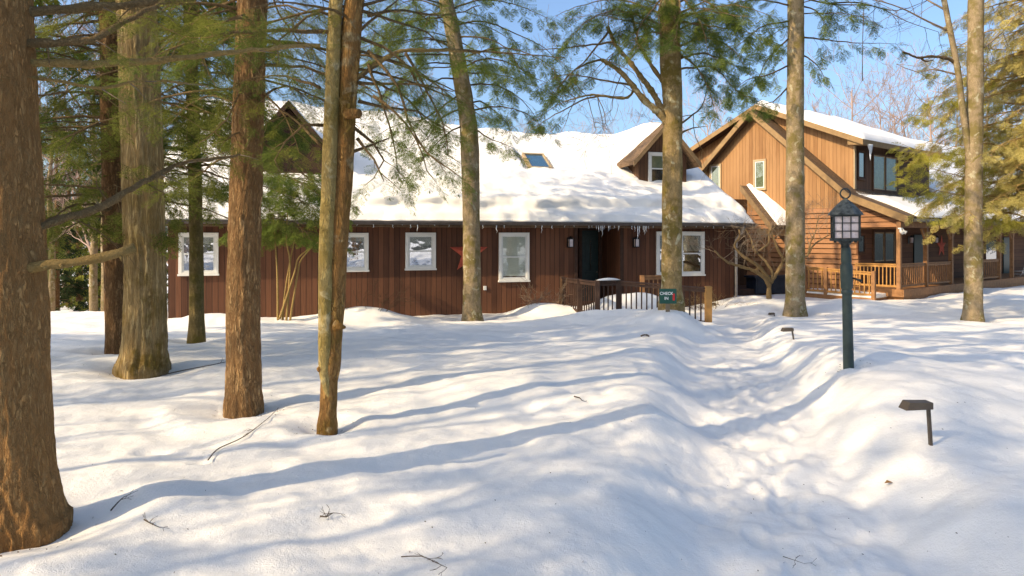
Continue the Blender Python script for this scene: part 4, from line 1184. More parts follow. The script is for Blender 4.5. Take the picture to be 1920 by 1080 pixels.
# ---- T7
rg = random.Random(56); fo = Fol(); wo = MB()
for pl, dy in (([(888,240),(915,258),(940,268),(965,278)], -.6), ([(870,170),(830,200),(790,225),(740,235),(700,260)], -.9), ([(862,130),(910,110),(960,120),(1010,150),(1050,160)], -.6), ([(850,90),(800,70),(750,80),(700,60)], .5),
               ([(846,50),(900,40),(960,60),(1020,90),(1070,140)], .8), ([(870,200),(900,190),(940,220),(960,250)], .6), ([(866,150),(820,150),(780,190),(740,200)], -.8), ([(880,230),(840,250),(800,290),(775,330)], -1.0), ([(840,20),(780,0),(720,20)], .2), ([(840,20),(900,0),(970,10),(1040,40)], -.4), ([(875,210),(930,200),(980,210),(1020,240)], -.5), ([(868,160),(930,160),(980,190),(1010,230)], .5), ([(860,110),(940,90),(1010,110),(1060,150)], -1.2), ([(875,200),(830,220),(800,260),(760,280)], -1.4), ([(862,120),(800,120),(760,150),(720,170)], -1.2), ([(850,70),(900,70),(950,90),(980,140)], -1.3), ([(840,30),(780,40),(740,60),(700,110)], -1.0)):
    bough(fo, wo, pb(T7, pl, dy), .03, rg, .2, .16, .8, .36, .5)
auto_boughs(fo, wo, T7['ax'], zrange(6.0, 8.6, .14, rg), rg, lambda z: 2.6, gap=.18, sub=.8, sc=.36)
fin(T7, fo, wo, 'leaf', T_MID, 'branchdark')
fo = Fol(); wo = MB()
auto_boughs(fo, wo, T7['ax'], zrange(8.6, 15, .6, rg), rg, lenlin(2.6, .6, 8, 16), gap=.32, sub=.9, sc=.55)
fin(T7, fo, wo, 'leaf', T_COARSE, 'branchdark')
# ---- T8: forked pale limbs, hemlock-like sprays above
rg = random.Random(57); fo = Fol(); wo = MB()
for pl, r0, dy in (([(1256,238),(1236,212),(1208,188),(1186,160),(1160,132),(1128,112)], .085, -.5), ([(1250,225),(1228,180),(1205,148),(1180,115),(1155,85),(1140,50)], .075, .3), ([(1248,160),(1225,128),(1208,100),(1195,70),(1185,30)], .05, .5),
                   ([(1190,165),(1172,184),(1110,178),(1060,190)], .03, -.7)):
    limb(T8, pl, dy, r0, r0*.45, 'lich')
for pl, dy in (([(1186,160),(1130,150),(1060,140),(1010,160)], -.4), ([(1172,184),(1110,182),(1040,215),(985,250)], .4), ([(1155,78),(1100,85),(1040,92),(990,92)], -.8), ([(1128,112),(1080,130),(1030,180)], -.6),
               ([(1275,232),(1300,215),(1320,190),(1330,150)], .3), ([(1276,250),(1300,240),(1330,236)], -.2)):
    bough(fo, wo, pb(T8, pl, dy), .028, rg, .4, .2, .7, .3, .5, keep=.8)
for pl, dy in (([(1262,60),(1200,30),(1150,20),(1100,40),(1060,80)], -.8), ([(1262,40),(1320,20),(1380,10),(1450,30)], -.6), ([(1270,130),(1330,125),(1350,135),(1380,170),(1430,195)], .6), ([(1270,90),(1320,70),(1370,90),(1410,140)], -.5),
               ([(1262,20),(1210,0),(1150,-10)], .3), ([(1266,30),(1330,0),(1400,-10)], .3), ([(1262,70),(1225,60),(1200,70),(1170,90)], -.5), ([(1268,60),(1300,45),(1340,50)], -.7), ([(1268,100),(1300,120),(1330,170),(1340,215)], -.5), ([(1266,10),(1300,-5),(1350,20),(1390,60)], -.3), ([(1260,-30),(1230,10),(1200,50),(1190,90)], -1.4), ([(1262,-30),(1275,10),(1270,50),(1262,85)], -1.6), ([(1264,-20),(1300,20),(1320,60),(1330,110)], -1.3), ([(1256,60),(1180,40),(1120,30),(1080,60)], .8), ([(1256,30),(1160,0),(1090,10),(1040,30)], .6), ([(1275,110),(1320,100),(1370,120),(1420,150)], .9), ([(1258,-40),(1240,0),(1235,40),(1240,70)], -1.2), ([(1140,60),(1100,110),(1060,150),(1030,190)], .2), ([(1268,40),(1340,50),(1400,60),(1450,90)], .9)):
    bough(fo, wo, pb(T8, pl, dy), .028, rg, .15, .13, .7, .33, .5)
auto_boughs(fo, wo, T8['ax'], zrange(6.2, 7.8, .11, rg), rg, lambda z: 2.0, gap=.18, sub=.7, sc=.35)
fin(T8, fo, wo, 'leaf', T_MID, 'branch')
wo = MB()
for p in ([1140,60],[1185,30],[1100,180],[1060,190],[1150,100],[1200,90],[1210,180],[1300,215],[1130,112],[1165,140],[1120,180],[1080,185]):
    for _ in range(2): grow(wo, P3(p[0], p[1], T8['Y']+rg.uniform(-.6,.6)), Vector((rg.uniform(-1,.4), rg.uniform(-.5,.5), rg.uniform(-.7,.7))).normalized(), .8, .012, 3, rg, 38)
wo.build('branchwork', M['branch'], T8['root'], True, off=tuple(T8['base']))
fo = Fol(); wo = MB()
auto_boughs(fo, wo, T8['ax'], zrange(8.4, 14, .9, rg), rg, lenlin(2.6, .6, 8, 16), gap=.32, sub=.9, sc=.55)
fin(T8, fo, wo, 'leaf', T_COARSE, 'branchdark')
# ---- T9
rg = random.Random(58); fo = Fol(); wo = MB()
for pl, dy in (([(1500,70),(1545,74),(1600,80),(1680,82)], -.6), ([(1500,100),(1530,120),(1545,145)], -.5), ([(1480,40),(1430,50),(1390,80),(1340,110)], -.8), ([(1482,70),(1440,110),(1420,150),(1400,185)], .5), ([(1500,10),(1530,20),(1550,50)], -.4),
               ([(1480,10),(1420,0),(1350,15),(1310,50)], .5), ([(1480,160),(1450,190),(1420,195),(1400,180)], .3), ([(1484,120),(1440,140),(1400,150),(1365,180)], -.6)):
    bough(fo, wo, pb(T9, pl, dy), .03, rg, .12, .16, .75, .34, .75)
auto_boughs(fo, wo, T9['ax'], zrange(7.6, 9.2, .2, rg), rg, lambda z: 2.2, gap=.2, sub=.8, sc=.36)
fin(T9, fo, wo, 'leaf', T_MID, 'branchdark')
fo = Fol(); wo = MB()
auto_boughs(fo, wo, T9['ax'], zrange(9.2, 16, .34, rg), rg, lenlin(2.6, .6, 9, 17), gap=.32, sub=.9, sc=.55)
fin(T9, fo, wo, 'leaf', T_COARSE, 'branchdark')
wo = MB()
for pl in ([(1500,-5),(1560,8),(1640,12),(1700,40),(1760,60)], [(1560,6),(1610,5),(1680,20),(1740,0)]):
    q = pb(T9, pl, -.8); wo.tube(crom(q, .2), list(np.linspace(.025, .006, len(crom(q, .2)))), 5)
    for p in crom(q, .4)[2:]: grow(wo, p, Vector((rg.uniform(-.6,.6), rg.uniform(-.5,.5), rg.uniform(-1,.1))).normalized(), .7, .008, 1, rg, 40)
q = pb(T9, [(1620,12),(1618,60),(1617,110),(1617,152)], 0, -.4); wo.tube(q, [.012,.011,.009,.014], 5)
wo.build('branchwork', M['branchdark'], T9['root'], True, off=tuple(T9['base']))

# ---- golden hemlock at the right edge and its yellow-green lower boughs
rg = random.Random(61)
TG = tree('hemlock_tree', 'large golden lit hemlock with sweeping branches at the right edge', [(1985,560,60),(1985,300,55),(1985,0,48)], 'pine2', 15, Y=18.6, seed=47)
fo = Fol(); wo = MB(); fo2 = Fol()
auto_boughs(fo, wo, TG['ax'], zrange(2.3, 9.5, .045, rg), rg, lenlin(3.3, 2.8, 2, 10), gap=.18, f0=.10, sub=.85, sc=.34, rise=.1, droop=.45, r0=.03, twr=.013, tilt=2.0)
fin(TG, fo, wo, 'leafgold', T_MID, 'gold')
wo = MB()
for pl, dy in (([(1960,330),(1880,310),(1800,290),(1740,285),(1690,270)], -.8), ([(1960,390),(1880,370),(1800,365),(1730,350),(1690,330)], -.7), ([(1960,430),(1900,400),(1840,400),(1770,405)], -.6), ([(1960,250),(1880,240),(1800,235),(1750,220),(1715,215)], -.2),
               ([(1960,150),(1880,150),(1800,140),(1740,125)], .6), ([(1960,300),(1860,270),(1790,275),(1720,300)], -.9), ([(1960,420),(1890,400),(1850,420)], -.5), ([(1960,200),(1860,190),(1780,180),(1735,185)], .3), ([(1960,360),(1850,340),(1760,320),(1700,300)], -.9), ([(1960,100),(1850,90),(1780,85)], .5)):
    bough(fo2, wo, pb(TG, pl, dy), .03, rg, .3, .09, .6, .30, .5, tilt=1.8)
fin(TG, fo2, wo, 'leaflime', T_MID, 'gold')
fo = Fol(); wo = MB()
auto_boughs(fo, wo, TG['ax'], zrange(9.5, 14, .3, rg), rg, lenlin(2.2, .5, 9, 15), gap=.3, sub=.9, sc=.5)
fin(TG, fo, wo, 'leaf', T_COARSE, 'branchdark')

# ---- young hemlock with several golden stems against the lodge wall
b = hit(525, 600)
if b.y > 17.2: b.y = 17.2; b.x = (525-960)*b.y/F; b.z = ground1(b.x, b.y)
YH = empty('young_hemlock', b, 0, 'young hemlock with several thin golden stems against the lodge wall', 'young tree')
rg = random.Random(63); fo = Fol(); wo = MB()
for pl in ([(521,602),(520,520),(516,450),(512,400)], [(535,598),(544,500),(537,450),(540,390)], [(524,575),(552,512),(561,482),(596,455)], [(541,595),(557,520),(566,485),(600,450)], [(528,600),(535,545),(548,470),(560,420)]):
    q = [P3(a, c, b.y+rg.uniform(-.1,.1)) for a, c in pl]; q[0].z -= .3; k = crom(q, .1)
    m = MB(); m.tube(k, list(np.linspace(.032, .013, len(k))), 8); m.build('stem', M['gold'], YH, True, off=tuple(b))
for i in range(60):
    z = rg.uniform(1.75, 3.3); a = rg.uniform(0, 6.283); L = rg.uniform(.7, 1.5); c = P3(rg.uniform(515,575), 447, b.y); c.z = z
    pts = [c+Vector((math.cos(a), math.sin(a)*.8, 0))*(L*f)+UP*(L*(.15*f-.42*f*f)) for f in (0,.25,.5,.75,1)]
    bough(fo, wo, pts, .012, rg, .1, .13, .5, .26, .5)
o = fo.mesh('crown', T_MID, M['leaf'], YH, tuple(b)); wo.build('branchwork', M['branchdark'], YH, True, off=tuple(b))

# ---- bare ornamental tree before the covered entry
rg = random.Random(71)
def z4(x, y): return (1340+x/4, 330+y/4)
b = hit(1441, 560); BT = empty('ornamental_tree', b, 0, 'gnarled bare ornamental tree with spreading crooked limbs before the dark entry', 'tree')
Yb = b.y; tw = MB()
for pl, r0, r1, dy in (([(405,930),(408,860),(412,800)], .105, .085, 0), ([(408,830),(380,770),(300,712),(200,680),(110,652),(50,610),(0,560)], .085, .03, -.8), ([(420,800),(380,740),(330,680),(240,620),(170,560),(150,510),(190,450),(180,400)], .09, .03, -.3),
                       ([(425,800),(430,720),(380,640),(330,590),(290,545)], .07, .03, .3), ([(330,560),(400,510),(410,420),(460,380)], .045, .02, .2), ([(415,800),(470,720),(515,630),(480,560),(450,490),(410,400)], .09, .03, .2), ([(510,640),(560,600),(620,560)], .06, .04, .4),
                       ([(620,600),(690,600),(740,520),(810,470),(860,440)], .05, .02, .6), ([(300,712),(350,680)], .04, .03, 0), ([(290,545),(270,470),(230,400)], .035, .015, .4), ([(700,590),(720,500),(760,400),(780,300)], .035, .012, .5)):
    r0 *= .78; r1 *= .8
    q = [P3(*z4(x, y), Yb+dy*(i/len(pl))) for i, (x, y) in enumerate(pl)]
    k = crom(q, .08); m = MB(); n = len(k)
    k = [p+Vector((rg.uniform(-1,1), rg.uniform(-1,1), rg.uniform(-1,1)))*.012 for p in k]
    m.tube(k, [(r0+(r1-r0)*i/max(1,n-1))*(1+.12*math.sin(i*1.1)) for i in range(n)], 8); m.build('limb' if r0 < .08 else 'trunk', M['branch'], BT, True, off=tuple(b))
    if r0 < .08:
        for j in range(max(2, n//4), n, 3):
            d = (k[j]-k[j-1]).normalized()
            d = (d*.5+Vector((rg.uniform(-.9,.9), rg.uniform(-.6,.6), rg.uniform(-.25,1.0)))).normalized()
            grow(tw, k[j], d, rg.uniform(.4, .8), .010, 3, rg, 42, .75, 4, .24, .02, (2,3), 4, .003)
tw.build('branchwork', M['twig'], BT, True, off=tuple(b))

# ---- low bare shrubs
def shrub(label, px, py, n, wid, ht, mat, seed, Y=None, r=.008, depth=2):
    rg_ = random.Random(seed); b = hit(px, py)
    if Y: b = Vector(((px-960)*Y/F, Y, 0)); b.z = ground1(b.x, b.y)
    m = MB()
    for i in range(n):
        a = rg_.uniform(0, 6.283); p = b+Vector((rg_.uniform(-wid,wid)*.45, rg_.uniform(-.15,.15), -.08))
        d = Vector((math.cos(a)*.9, math.sin(a)*.45, rg_.uniform(.35, 1.1))).normalized()
        grow(m, p, d, ht*rg_.uniform(.5, .9), r, depth, rg_, 45, .7, 4, .25, -.03, (2,3), 4, .0035)
    return tag(m.build('bare_shrub', M[mat], None, True, off=None or (0,0,0)), label, 'shrub')
shrub('thin dark bare shrub poking out of a drift near the wide trunk pair', 706, 588, 10, .7, .55, 'branchdark', 1, 17.3)
shrub('tangled golden brown bare shrub left of the entrance railing', 1022, 566, 26, 1.1, .55, 'twig', 2, 19.2)
shrub('brown bare shrub under the double window behind the railing', 1335, 550, 24, 1.2, .55, 'branch', 3, 20.6)
shrub('sparse twigs beside the snow at the left end of the lodge', 650, 582, 5, .4, .35, 'branchdark', 4, 17.6)

# ------------------------------------------------------------------ lamp post
b = hit(1591, 688); kx = b.y/F
LP = empty('lamp_post', b, 0, 'tall dark green lamp post with black grid lantern and top ring', 'lamp post'); WELLS.append((b.x, b.y, .16, .06))
def zp(py): return (688-py)*kx
lean = -.022
def sect(m, prof, n=20):
    for i in range(len(prof)-1): pass
    o = len(m.v)
    for (py, w) in prof:
        z = zp(py); r = w*kx/2
        for k in range(n):
            an = 2*math.pi*k/n; m.v.append((lean*z+r*math.cos(an), r*math.sin(an), z))
    for i in range(len(prof)-1):
        for k in range(n):
            k2 = (k+1) % n; m.f.append((o+i*n+k, o+i*n+k2, o+(i+1)*n+k2, o+(i+1)*n+k))
    m.f.append(tuple(o+k for k in range(n-1,-1,-1))); m.f.append(tuple(o+(len(prof)-1)*n+k for k in range(n)))
m = MB(); sect(m, [(740,19),(690,19),(560,17),(553,17),(552,20),(547,20),(546,17.5),(543,17.5),(541,21.5),(500,21.5),(497,17.5),(494,17.5),(492,18.5),(470,17),(468,15),(466,15)], 24)
m.build('post', M['postgreen'], LP, True)
m = MB(); zz = zp(523); m.tube([Vector((lean*zz+.06, -.03, zz)), Vector((lean*zz+.10, -.07, zz-.015)), Vector((lean*zz+.125, -.09, zz-.03))], [.012,.012,.018], 8); m.build('cross_bar', M['lantern'], LP, True)
lx = lean*zp(410); a = R(-20)
LNT = MB()
m = MB(); z0, z1 = zp(450), zp(405); hw = 21.5*kx
rot = Matrix.Rotation(a, 3, 'Z')
def lbox(mm, x0, x1, y0, y1, z0_, z1_):
    t = MB(); t.box(x0, x1, y0, y1, z0_, z1_); mm.add([rot@Vector(v)+Vector((lx,0,0)) for v in t.v], t.f)
fr = .016
for sx in (-1, 1):
    for sy in (-1, 1): lbox(m, sx*hw-fr*.7, sx*hw+fr*.7, sy*hw-fr*.7, sy*hw+fr*.7, z0, z1)
lbox(m, -hw-.02, hw+.02, -hw-.02, hw+.02, z0-.02, z0+.012); lbox(m, -hw-.015, hw+.015, -hw-.015, hw+.015, z1-.016, z1+.004)
for i in (1, 2):
    q = -hw+2*hw*i/3; zq = z0+(z1-z0)*i/3
    for s_ in (-1, 1):
        lbox(m, q-.005, q+.005, s_*hw-.006, s_*hw+.006, z0, z1); lbox(m, -hw, hw, s_*hw-.005, s_*hw+.005, zq-.005, zq+.005)
        lbox(m, s_*hw-.006, s_*hw+.006, q-.005, q+.005, z0, z1); lbox(m, s_*hw-.005, s_*hw+.005, -hw, hw, zq-.005, zq+.005)
m.add(*(lambda t: ([rot@Vector(v)+Vector((lx,0,0)) for v in t.v], t.f))(MB().lathe([(.05, zp(467)), (.045, zp(462)), (.055, zp(458)), (.10, zp(452)), (.11, z0-.01)], (0,0,0), 12)))
for i in range(8):
    an = i*math.pi/4; c = Vector((lx+math.cos(an)*.115, math.sin(an)*.115, z0-.02)); m.lathe([(.012, -.02), (.016, 0), (.01, .02)], c, 6)
lan = m.build('lantern', M['lantern'], LP)
m = MB(); lbox(m, -hw+.008, hw-.008, -hw+.008, hw-.008, z0+.014, z1-.018); m.build('lantern_glass', M['frost'], lan)
m = MB(); e = hw+.045; zr = zp(374); n_ = 10; prof = []
vs = []
for j in range(n_+1):
    f = j/n_; w = e*(1-f)**.85+.012; z = z1+.002+(zr-z1)*(f**.95)
    for k in range(8):
        an = 2*math.pi*k/8+R(22.5); s = w/max(abs(math.cos(an)), abs(math.sin(an)))*(1 if f < .2 else 1)
        vs.append(rot@Vector((s*math.cos(an)*.98, s*math.sin(an)*.98, z))+Vector((lx,0,0)))
fs = [(j*8+k, j*8+(k+1) % 8, (j+1)*8+(k+1) % 8, (j+1)*8+k) for j in range(n_) for k in range(8)]+[tuple(range(7,-1,-1)), tuple(n_*8+k for k in range(8))]
m.add(vs, fs); m.build('lantern_roof', M['lanternroof'], lan)
m = MB(); rr = 9.3*kx; cz = zp(364.5); N = 28
ring = [Vector((lx+rr*math.cos(2*math.pi*i/N), 0, cz+rr*math.sin(2*math.pi*i/N))) for i in range(N+1)]
m.tube(ring, [.009]*(N+1), 8, False); m.tube([Vector((lx, 0, zr-.02)), Vector((lx, 0, cz-rr+.01))], [.014, .010], 8); m.build('ring', M['lantern'], lan, True)

# low path lights
def path_light(label, bx, by, tx, ty, hx, hw_px, hh, seed=0, sink=.25):
    b = hit(bx, by); k = b.y/F
    o = empty('path_light', b, 0, label, 'path light', 'low path lights in the snow')
    t = Vector(((tx-bx)*k, 0, (by-ty)*k)); m = MB()
    d = t.normalized()
    m.bar(-d*sink, t, .022, .022, (0,1,0)); m.build('stake', M['bronze'], o)
    h0 = t+Vector((.012, 0, -.01)); L = hw_px*k
    m = MB(); w = .05
    vs = [h0+Vector((0,-w,.03)), h0+Vector((0,w,.03)), h0+Vector((-L*.85,w,.03)), h0+Vector((-L*.85,-w,.03)), h0+Vector((0,-w,-.022)), h0+Vector((0,w,-.022)), h0+Vector((-L,w*1.1,-.03)), h0+Vector((-L,-w*1.1,-.03))]
    m.add(vs, [(0,1,2,3),(7,6,5,4),(0,4,5,1),(1,5,6,2),(2,6,7,3),(3,7,4,0)]); m.build('light_head', M['bronze'], o, bevel=.005)
    return o
path_light('bronze path light on a bent stake, largest and nearest at the right', 1745, 836, 1740, 759, 1688, 52, 14)
path_light('small path light on the bank left of the green lamp post', 1488, 637, 1485, 617, 1466, 21, 6)
path_light('tiny path light nearly buried in snow below the grey trunk', 1452, 592, 1451, 588, 1440, 11, 4)
path_light('tiny path light beside the golden end post of the entry railing', 1342, 572, 1341, 569, 1334, 9, 4)

# check-in sign
b = hit(1252, 587); k = b.y/F
SG = empty('sign', b, 0, 'small green check in sign on a grey stake in front of the lichen trunk', 'sign')
zc = (587-555.5)*k; sw, sh = 16*k, 14*k
MB().box(-4*k, 4*k, -.012, .012, -.3, zc+.05).build('stake', M['post'], SG, bevel=.004)
MB().box(-sw, sw, -.034, -.014, zc-sh, zc+sh).build('sign_panel', M['signgreen'], SG, bevel=.008)
MB().box(8.5*k, 12.5*k, -.040, -.0345, zc-8*k, zc+5*k).build('red_mark', M['redbright'], SG, bevel=.006)
def text(s, size, loc, mat, parent):
    cu = bpy.data.curves.new('lettering', 'FONT'); cu.body = s; cu.size = size; cu.align_x = 'CENTER'; cu.align_y = 'CENTER'; cu.extrude = .0015; cu.offset = .0015
    t = bpy.data.objects.new('tmp', cu); COL.objects.link(t); bpy.context.view_layer.update()
    me = bpy.data.meshes.new_from_object(t.evaluated_get(bpy.context.evaluated_depsgraph_get())); bpy.data.objects.remove(t)
    me.name = 'lettering'; me.materials.clear(); me.materials.append(mat)
    o = bpy.data.objects.new('lettering', me); o.location = loc; o.rotation_euler = (math.pi/2, 0, 0); link(o, parent); return o
text('CHECK', 7.6*k, (-3.2*k, -.038, zc+5.0*k), M['lettering'], SG)
text('IN', 7.6*k, (-3.2*k, -.038, zc-4.2*k), M['lettering'], SG)

# pale board nailed to the big trunk
Yq = T1['Y']+.10; a = P3(88, 468, Yq); c = P3(82, 552, Yq); 
m = MB(); m.bar(c, a, .034, .02, (0,1,0)); tag(m.build('wooden_board', M['plank'], bevel=.003), 'narrow pale board fixed upright to the huge left trunk under the stub', 'board')

# lantern on a thin pole before the porch
b = hit(1630, 549); k = b.y/F; GL = empty('garden_lantern', b, 0, 'small white lantern on a thin pole before the porch railing', 'lantern')
MB().tube([Vector((0,0,-.3)), Vector((0,0,(549-482)*k))], [.03, .025], 10).build('pole', M['bronze'], GL, True)
zt = (549-482)*k; m = MB(); m.lathe([(.05,0),(.07,.02),(.04,.03)], (0,0,zt), 6); m.lathe([(.15,.24),(.06,.32),(.025,.34),(.012,.40)], (0,0,zt), 6)
for i in range(6):
    an = i*math.pi/3; m.bar((math.cos(an)*.075, math.sin(an)*.075, zt+.03), (math.cos(an)*.13, math.sin(an)*.13, zt+.24), .014, .014)
lh = m.build('lantern', M['lantern'], GL); MB().lathe([(.06,.03),(.115,.235)], (0,0,zt), 6).build('lantern_glass', M['frost'], lh)

# metal garden chair by the far end of the porch
b = hit(1912, 533, 60); CH = empty('garden_chair', b, R(35), 'pale metal garden chair frame at the far end of the porch', 'chair')
m = MB()
for sx in (-.25, .25):
    m.tube([Vector((sx,.3,-.1)), Vector((sx,-.15,.5)), Vector((sx,-.35,1.1))], [.016]*3, 6); m.tube([Vector((sx,-.3,-.1)), Vector((sx,.25,.5))], [.016]*2, 6); m.tube([Vector((sx,-.2,.66)), Vector((sx,.3,.64))], [.016]*2, 6)
m.build('frame', M['pipe'], CH, True)
m = MB()
for i in range(6): m.bar((-.25,-.2-.03*i,.58+.09*i), (.25,-.2-.03*i,.58+.09*i), .012, .05)
m.build('backrest', M['pipe'], CH)
m = MB()
for i in range(6): m.bar((-.25,-.13+.07*i,.5), (.25,-.13+.07*i,.5), .05, .012)
m.build('seat', M['pipe'], CH)
# ------------------------------------------------------------------ fallen twigs and litter
rg = random.Random(81)
def twig(label, pl, r=.006, fork=2, mat='debris'):
    pts = []
    for a, b_ in pl:
        h = hit(a, b_); pts.append(Vector((h.x, h.y, float(ground_np(h.x, h.y))+.012+rg.uniform(0, .015))))
    m = MB(); k = crom(pts, .04); m.tube(k, list(np.linspace(r, r*.4, len(k))), 5)
    for i in range(fork):
        p = k[rg.randrange(len(k)//3, len(k))]; grow(m, p, Vector((rg.uniform(-1,1), rg.uniform(-1,1), .08)).normalized(), .05, r*.5, 1, rg, 40, up=0, minr=.0012)
    return tag(m.build('fallen_twig', M[mat], None, True), label, 'twig', 'twigs lying on the snow')
twig('long thin fallen twig lying on snow between the pine and the twin trunks', [(390,868),(410,848),(455,825),(500,795),(522,764)], .005, 3)
twig('dark needle tufted twig on the snow in the lower left', [(600,980),(612,976),(625,971)], .005, 6)
twig('short curved twig on the snow left of the path', [(1076,748),(1086,750),(1091,757)], .007, 1)
twig('spindly branched twig at the bottom edge of the snow', [(752,1058),(790,1056),(815,1060),(838,1076)], .003, 5)
twig('small forked twig lying close to the huge left trunk', [(270,992),(282,998),(298,1002)], .004, 4)
twig('short twig on the snow right of the huge trunk, above the forked one', [(208,958),(220,949),(232,938)], .005, 2)
twig('fine twig at the bottom edge of the path', [(1468,1052),(1490,1062),(1508,1072)], .0025, 3)
twig('brown leafy clump on the bank below the sign', [(1202,633),(1209,631),(1217,633)], .016, 5)
twig('slim twig lying in shade behind the pine foot', [(300,700),(345,693),(400,690),(430,684)], .008, 2)
m = MB(); h = hit(1666, 912); c = Vector((h.x, h.y, float(ground_np(h.x, h.y))+.012))
m.add([c+Vector((-.03,0,0)), c+Vector((0,-.02,.012)), c+Vector((.035,.004,.004)), c+Vector((0,.022,.016))], [(0,1,2,3)])
tag(m.build('dead_leaf', M['leafbrown']), 'single curled tan leaf on the snow right of the path', 'leaf')
V = []; Q = []
for i in range(170):
    px = rg.uniform(0, 1900); py = rg.uniform(640, 1080)**1.0; h = hit(px, py)
    z = float(ground_np(h.x, h.y))+.004; s = rg.uniform(.003, .009); a = rg.uniform(0, 3.14)
    o = len(V); dx, dy = math.cos(a)*s, math.sin(a)*s
    V += [(h.x-dx, h.y-dy, z), (h.x+dy*.35, h.y-dx*.35, z+s*.5), (h.x+dx, h.y+dy, z+.003), (h.x-dy*.35, h.y+dx*.35, z)]; Q.append((o,o+1,o+2,o+3))
for wx, wy, wr, wd in WELLS:
    for i in range(34):
        a = rg.uniform(0, 6.283); q = wr*(.45+abs(rg.gauss(0, .55))); x, y = wx+q*math.cos(a), wy+q*math.sin(a)
        z = float(ground_np(x, y))+.004; s = rg.uniform(.005, .014); a = rg.uniform(0, 3.14); o = len(V); dx, dy = math.cos(a)*s, math.sin(a)*s
        V += [(x-dx, y-dy, z), (x+dy*.35, y-dx*.35, z+s*.5), (x+dx, y+dy, z+.003), (x-dy*.35, y+dx*.35, z)]; Q.append((o,o+1,o+2,o+3))
tag(np_mesh('needle_litter', np.array(V), np.array(Q), M['debris']), 'dark needles and bark crumbs scattered on the snow', 'litter', None, 'stuff')

# ------------------------------------------------------------------ woods behind
def bare_tree_proto(seed, h, mat, name='bare_tree', nbr=3, dep=4, bl=.15, trk=.17):
    r_ = random.Random(seed); t = MB(); c = MB()
    pts = [Vector((r_.uniform(-.1,.1)*j*.3, r_.uniform(-.1,.1)*j*.3, h*.8*j/7-.5*(j == 0))) for j in range(8)]
    rad = [trk*(1-j/8.5) for j in range(8)]; t.tube(pts, rad, 8)
    for j in range(2, 8):
        for b in range(nbr):
            a = r_.uniform(0, 6.283); d = Vector((math.cos(a), math.sin(a), r_.uniform(.5, 1.3))).normalized()
            grow(c, pts[j].lerp(pts[j-1], r_.random()), d, h*bl*r_.uniform(.7,1.3), rad[j]*.45+.012, dep, r_, 34, .74, 3, .16, .06, (2,3), 4, .008)
    root = bpy.data.objects.new(name, None); COL.objects.link(root)
    t.build('trunk', M[mat], root, True); c.build('crown', M['hazetwig' if mat != 'pine2' else 'twig'], root)
    return root
def conifer_proto(seed, h, leaf, r0=2.4, name='conifer_tree', z0=.6, st=.2, gap=.26):
    r_ = random.Random(seed); f = Fol(); w = MB(); t = MB()
    t.tube([Vector((0,0,-.5)), Vector((.05,0,h*.5)), Vector((0,0,h))], [.18,.11,.015], 8)
    auto_boughs(f, w, lambda z: Vector((0,0,z)), zrange(z0, h-.3, st, r_), r_, lenlin(r0, .25, z0, h), gap=gap, f0=.12, sub=.75, sc=.5, rise=.12, droop=.35)
    root = bpy.data.objects.new(name, None); COL.objects.link(root)
    t.build('trunk', M['pine2'], root, True); f.mesh('crown', T_COARSE, M[leaf], root); w.build('branchwork', M['branchdark'], root)
    return root
bt = [bare_tree_proto(91, 13, 'hazetwig'), bare_tree_proto(92, 11, 'hazetwig'), bare_tree_proto(93, 15, 'hazetwig')]
cn = [conifer_proto(95, 11, 'leafdark'), conifer_proto(96, 9, 'leafdark', 2.0), conifer_proto(97, 12, 'leafolive', 2.2)]
def place(protos, used, i, px, Y, rz, sc, label, cat, group):
    p = protos[i]
    o = p if i not in used else copy_thing(p); used.add(i)
    x = (px-960)*Y/F; o.location = (x, Y, ground1(x, Y)-.05); o.rotation_euler = (0,0,rz); o.scale = (sc, sc, sc)
    return tag(o, label, cat, group)
ub = set(); uc = set()
spots = [(1330,48,0,1.0),(1545,62,1,1.1),(1600,56,2,1.0),(1650,66,0,1.15),(1700,60,1,1.2),(1745,54,2,.95),(1790,68,0,1.2),(1850,60,2,1.1),(1580,80,1,1.4),(1680,85,2,1.3),
         (1060,52,1,.95),(1120,58,0,.9),(1180,50,2,.8),(1010,60,2,.85),(950,56,0,.85),(870,52,1,.95),(800,58,2,.9),(740,50,0,1.0),(1230,62,1,1.0),(1900,75,1,1.4),
         (330,46,0,1.0),(250,50,2,.95),(120,48,1,1.1),(60,55,0,1.2),(420,52,2,1.0),(560,54,1,1.05)]
for i, (px, Y, v, sc) in enumerate(spots):
    if px > 1400: sc *= 1.22
    if px > 1400: lb, gp = 'hazy bare tree rising behind the golden house roof', 'bare trees behind the golden house'
    elif px > 600: lb, gp = 'bare tree showing above the snowy lodge roof', 'bare trees behind the lodge'
    else: lb, gp = 'bare tree far behind the left trunks', 'bare trees beyond the left end of the lodge'
    place(bt, ub, v, px, Y, i*1.7, sc, lb, 'tree', gp)
csp = [(1125,46,1,.98),(1095,50,0,.85),(1160,52,2,.72),(980,60,0,.8)]
for i, (px, Y, v, sc) in enumerate(csp): place(cn, uc, v, px, Y, i*2.1, sc, 'olive conifer top showing over the lodge ridge', 'tree', 'conifers behind the lodge')
lsp = [(105,29,0,.8),(150,33,1,1.0),(210,31,2,.75),(75,36,2,1.0),(130,42,0,1.1),(185,46,1,1.2),(240,38,0,1.0),(40,31,1,1.0),(285,44,2,1.0),(345,50,0,1.0),(222,56,2,1.1),(95,60,1,1.3)]
for i, (px, Y, v, sc) in enumerate(lsp): place(cn, uc, v, px, Y, i*2.7+.4, sc, 'dark conifer in the wood beyond the left end of the snow', 'tree', 'conifers beyond the left end of the lodge')
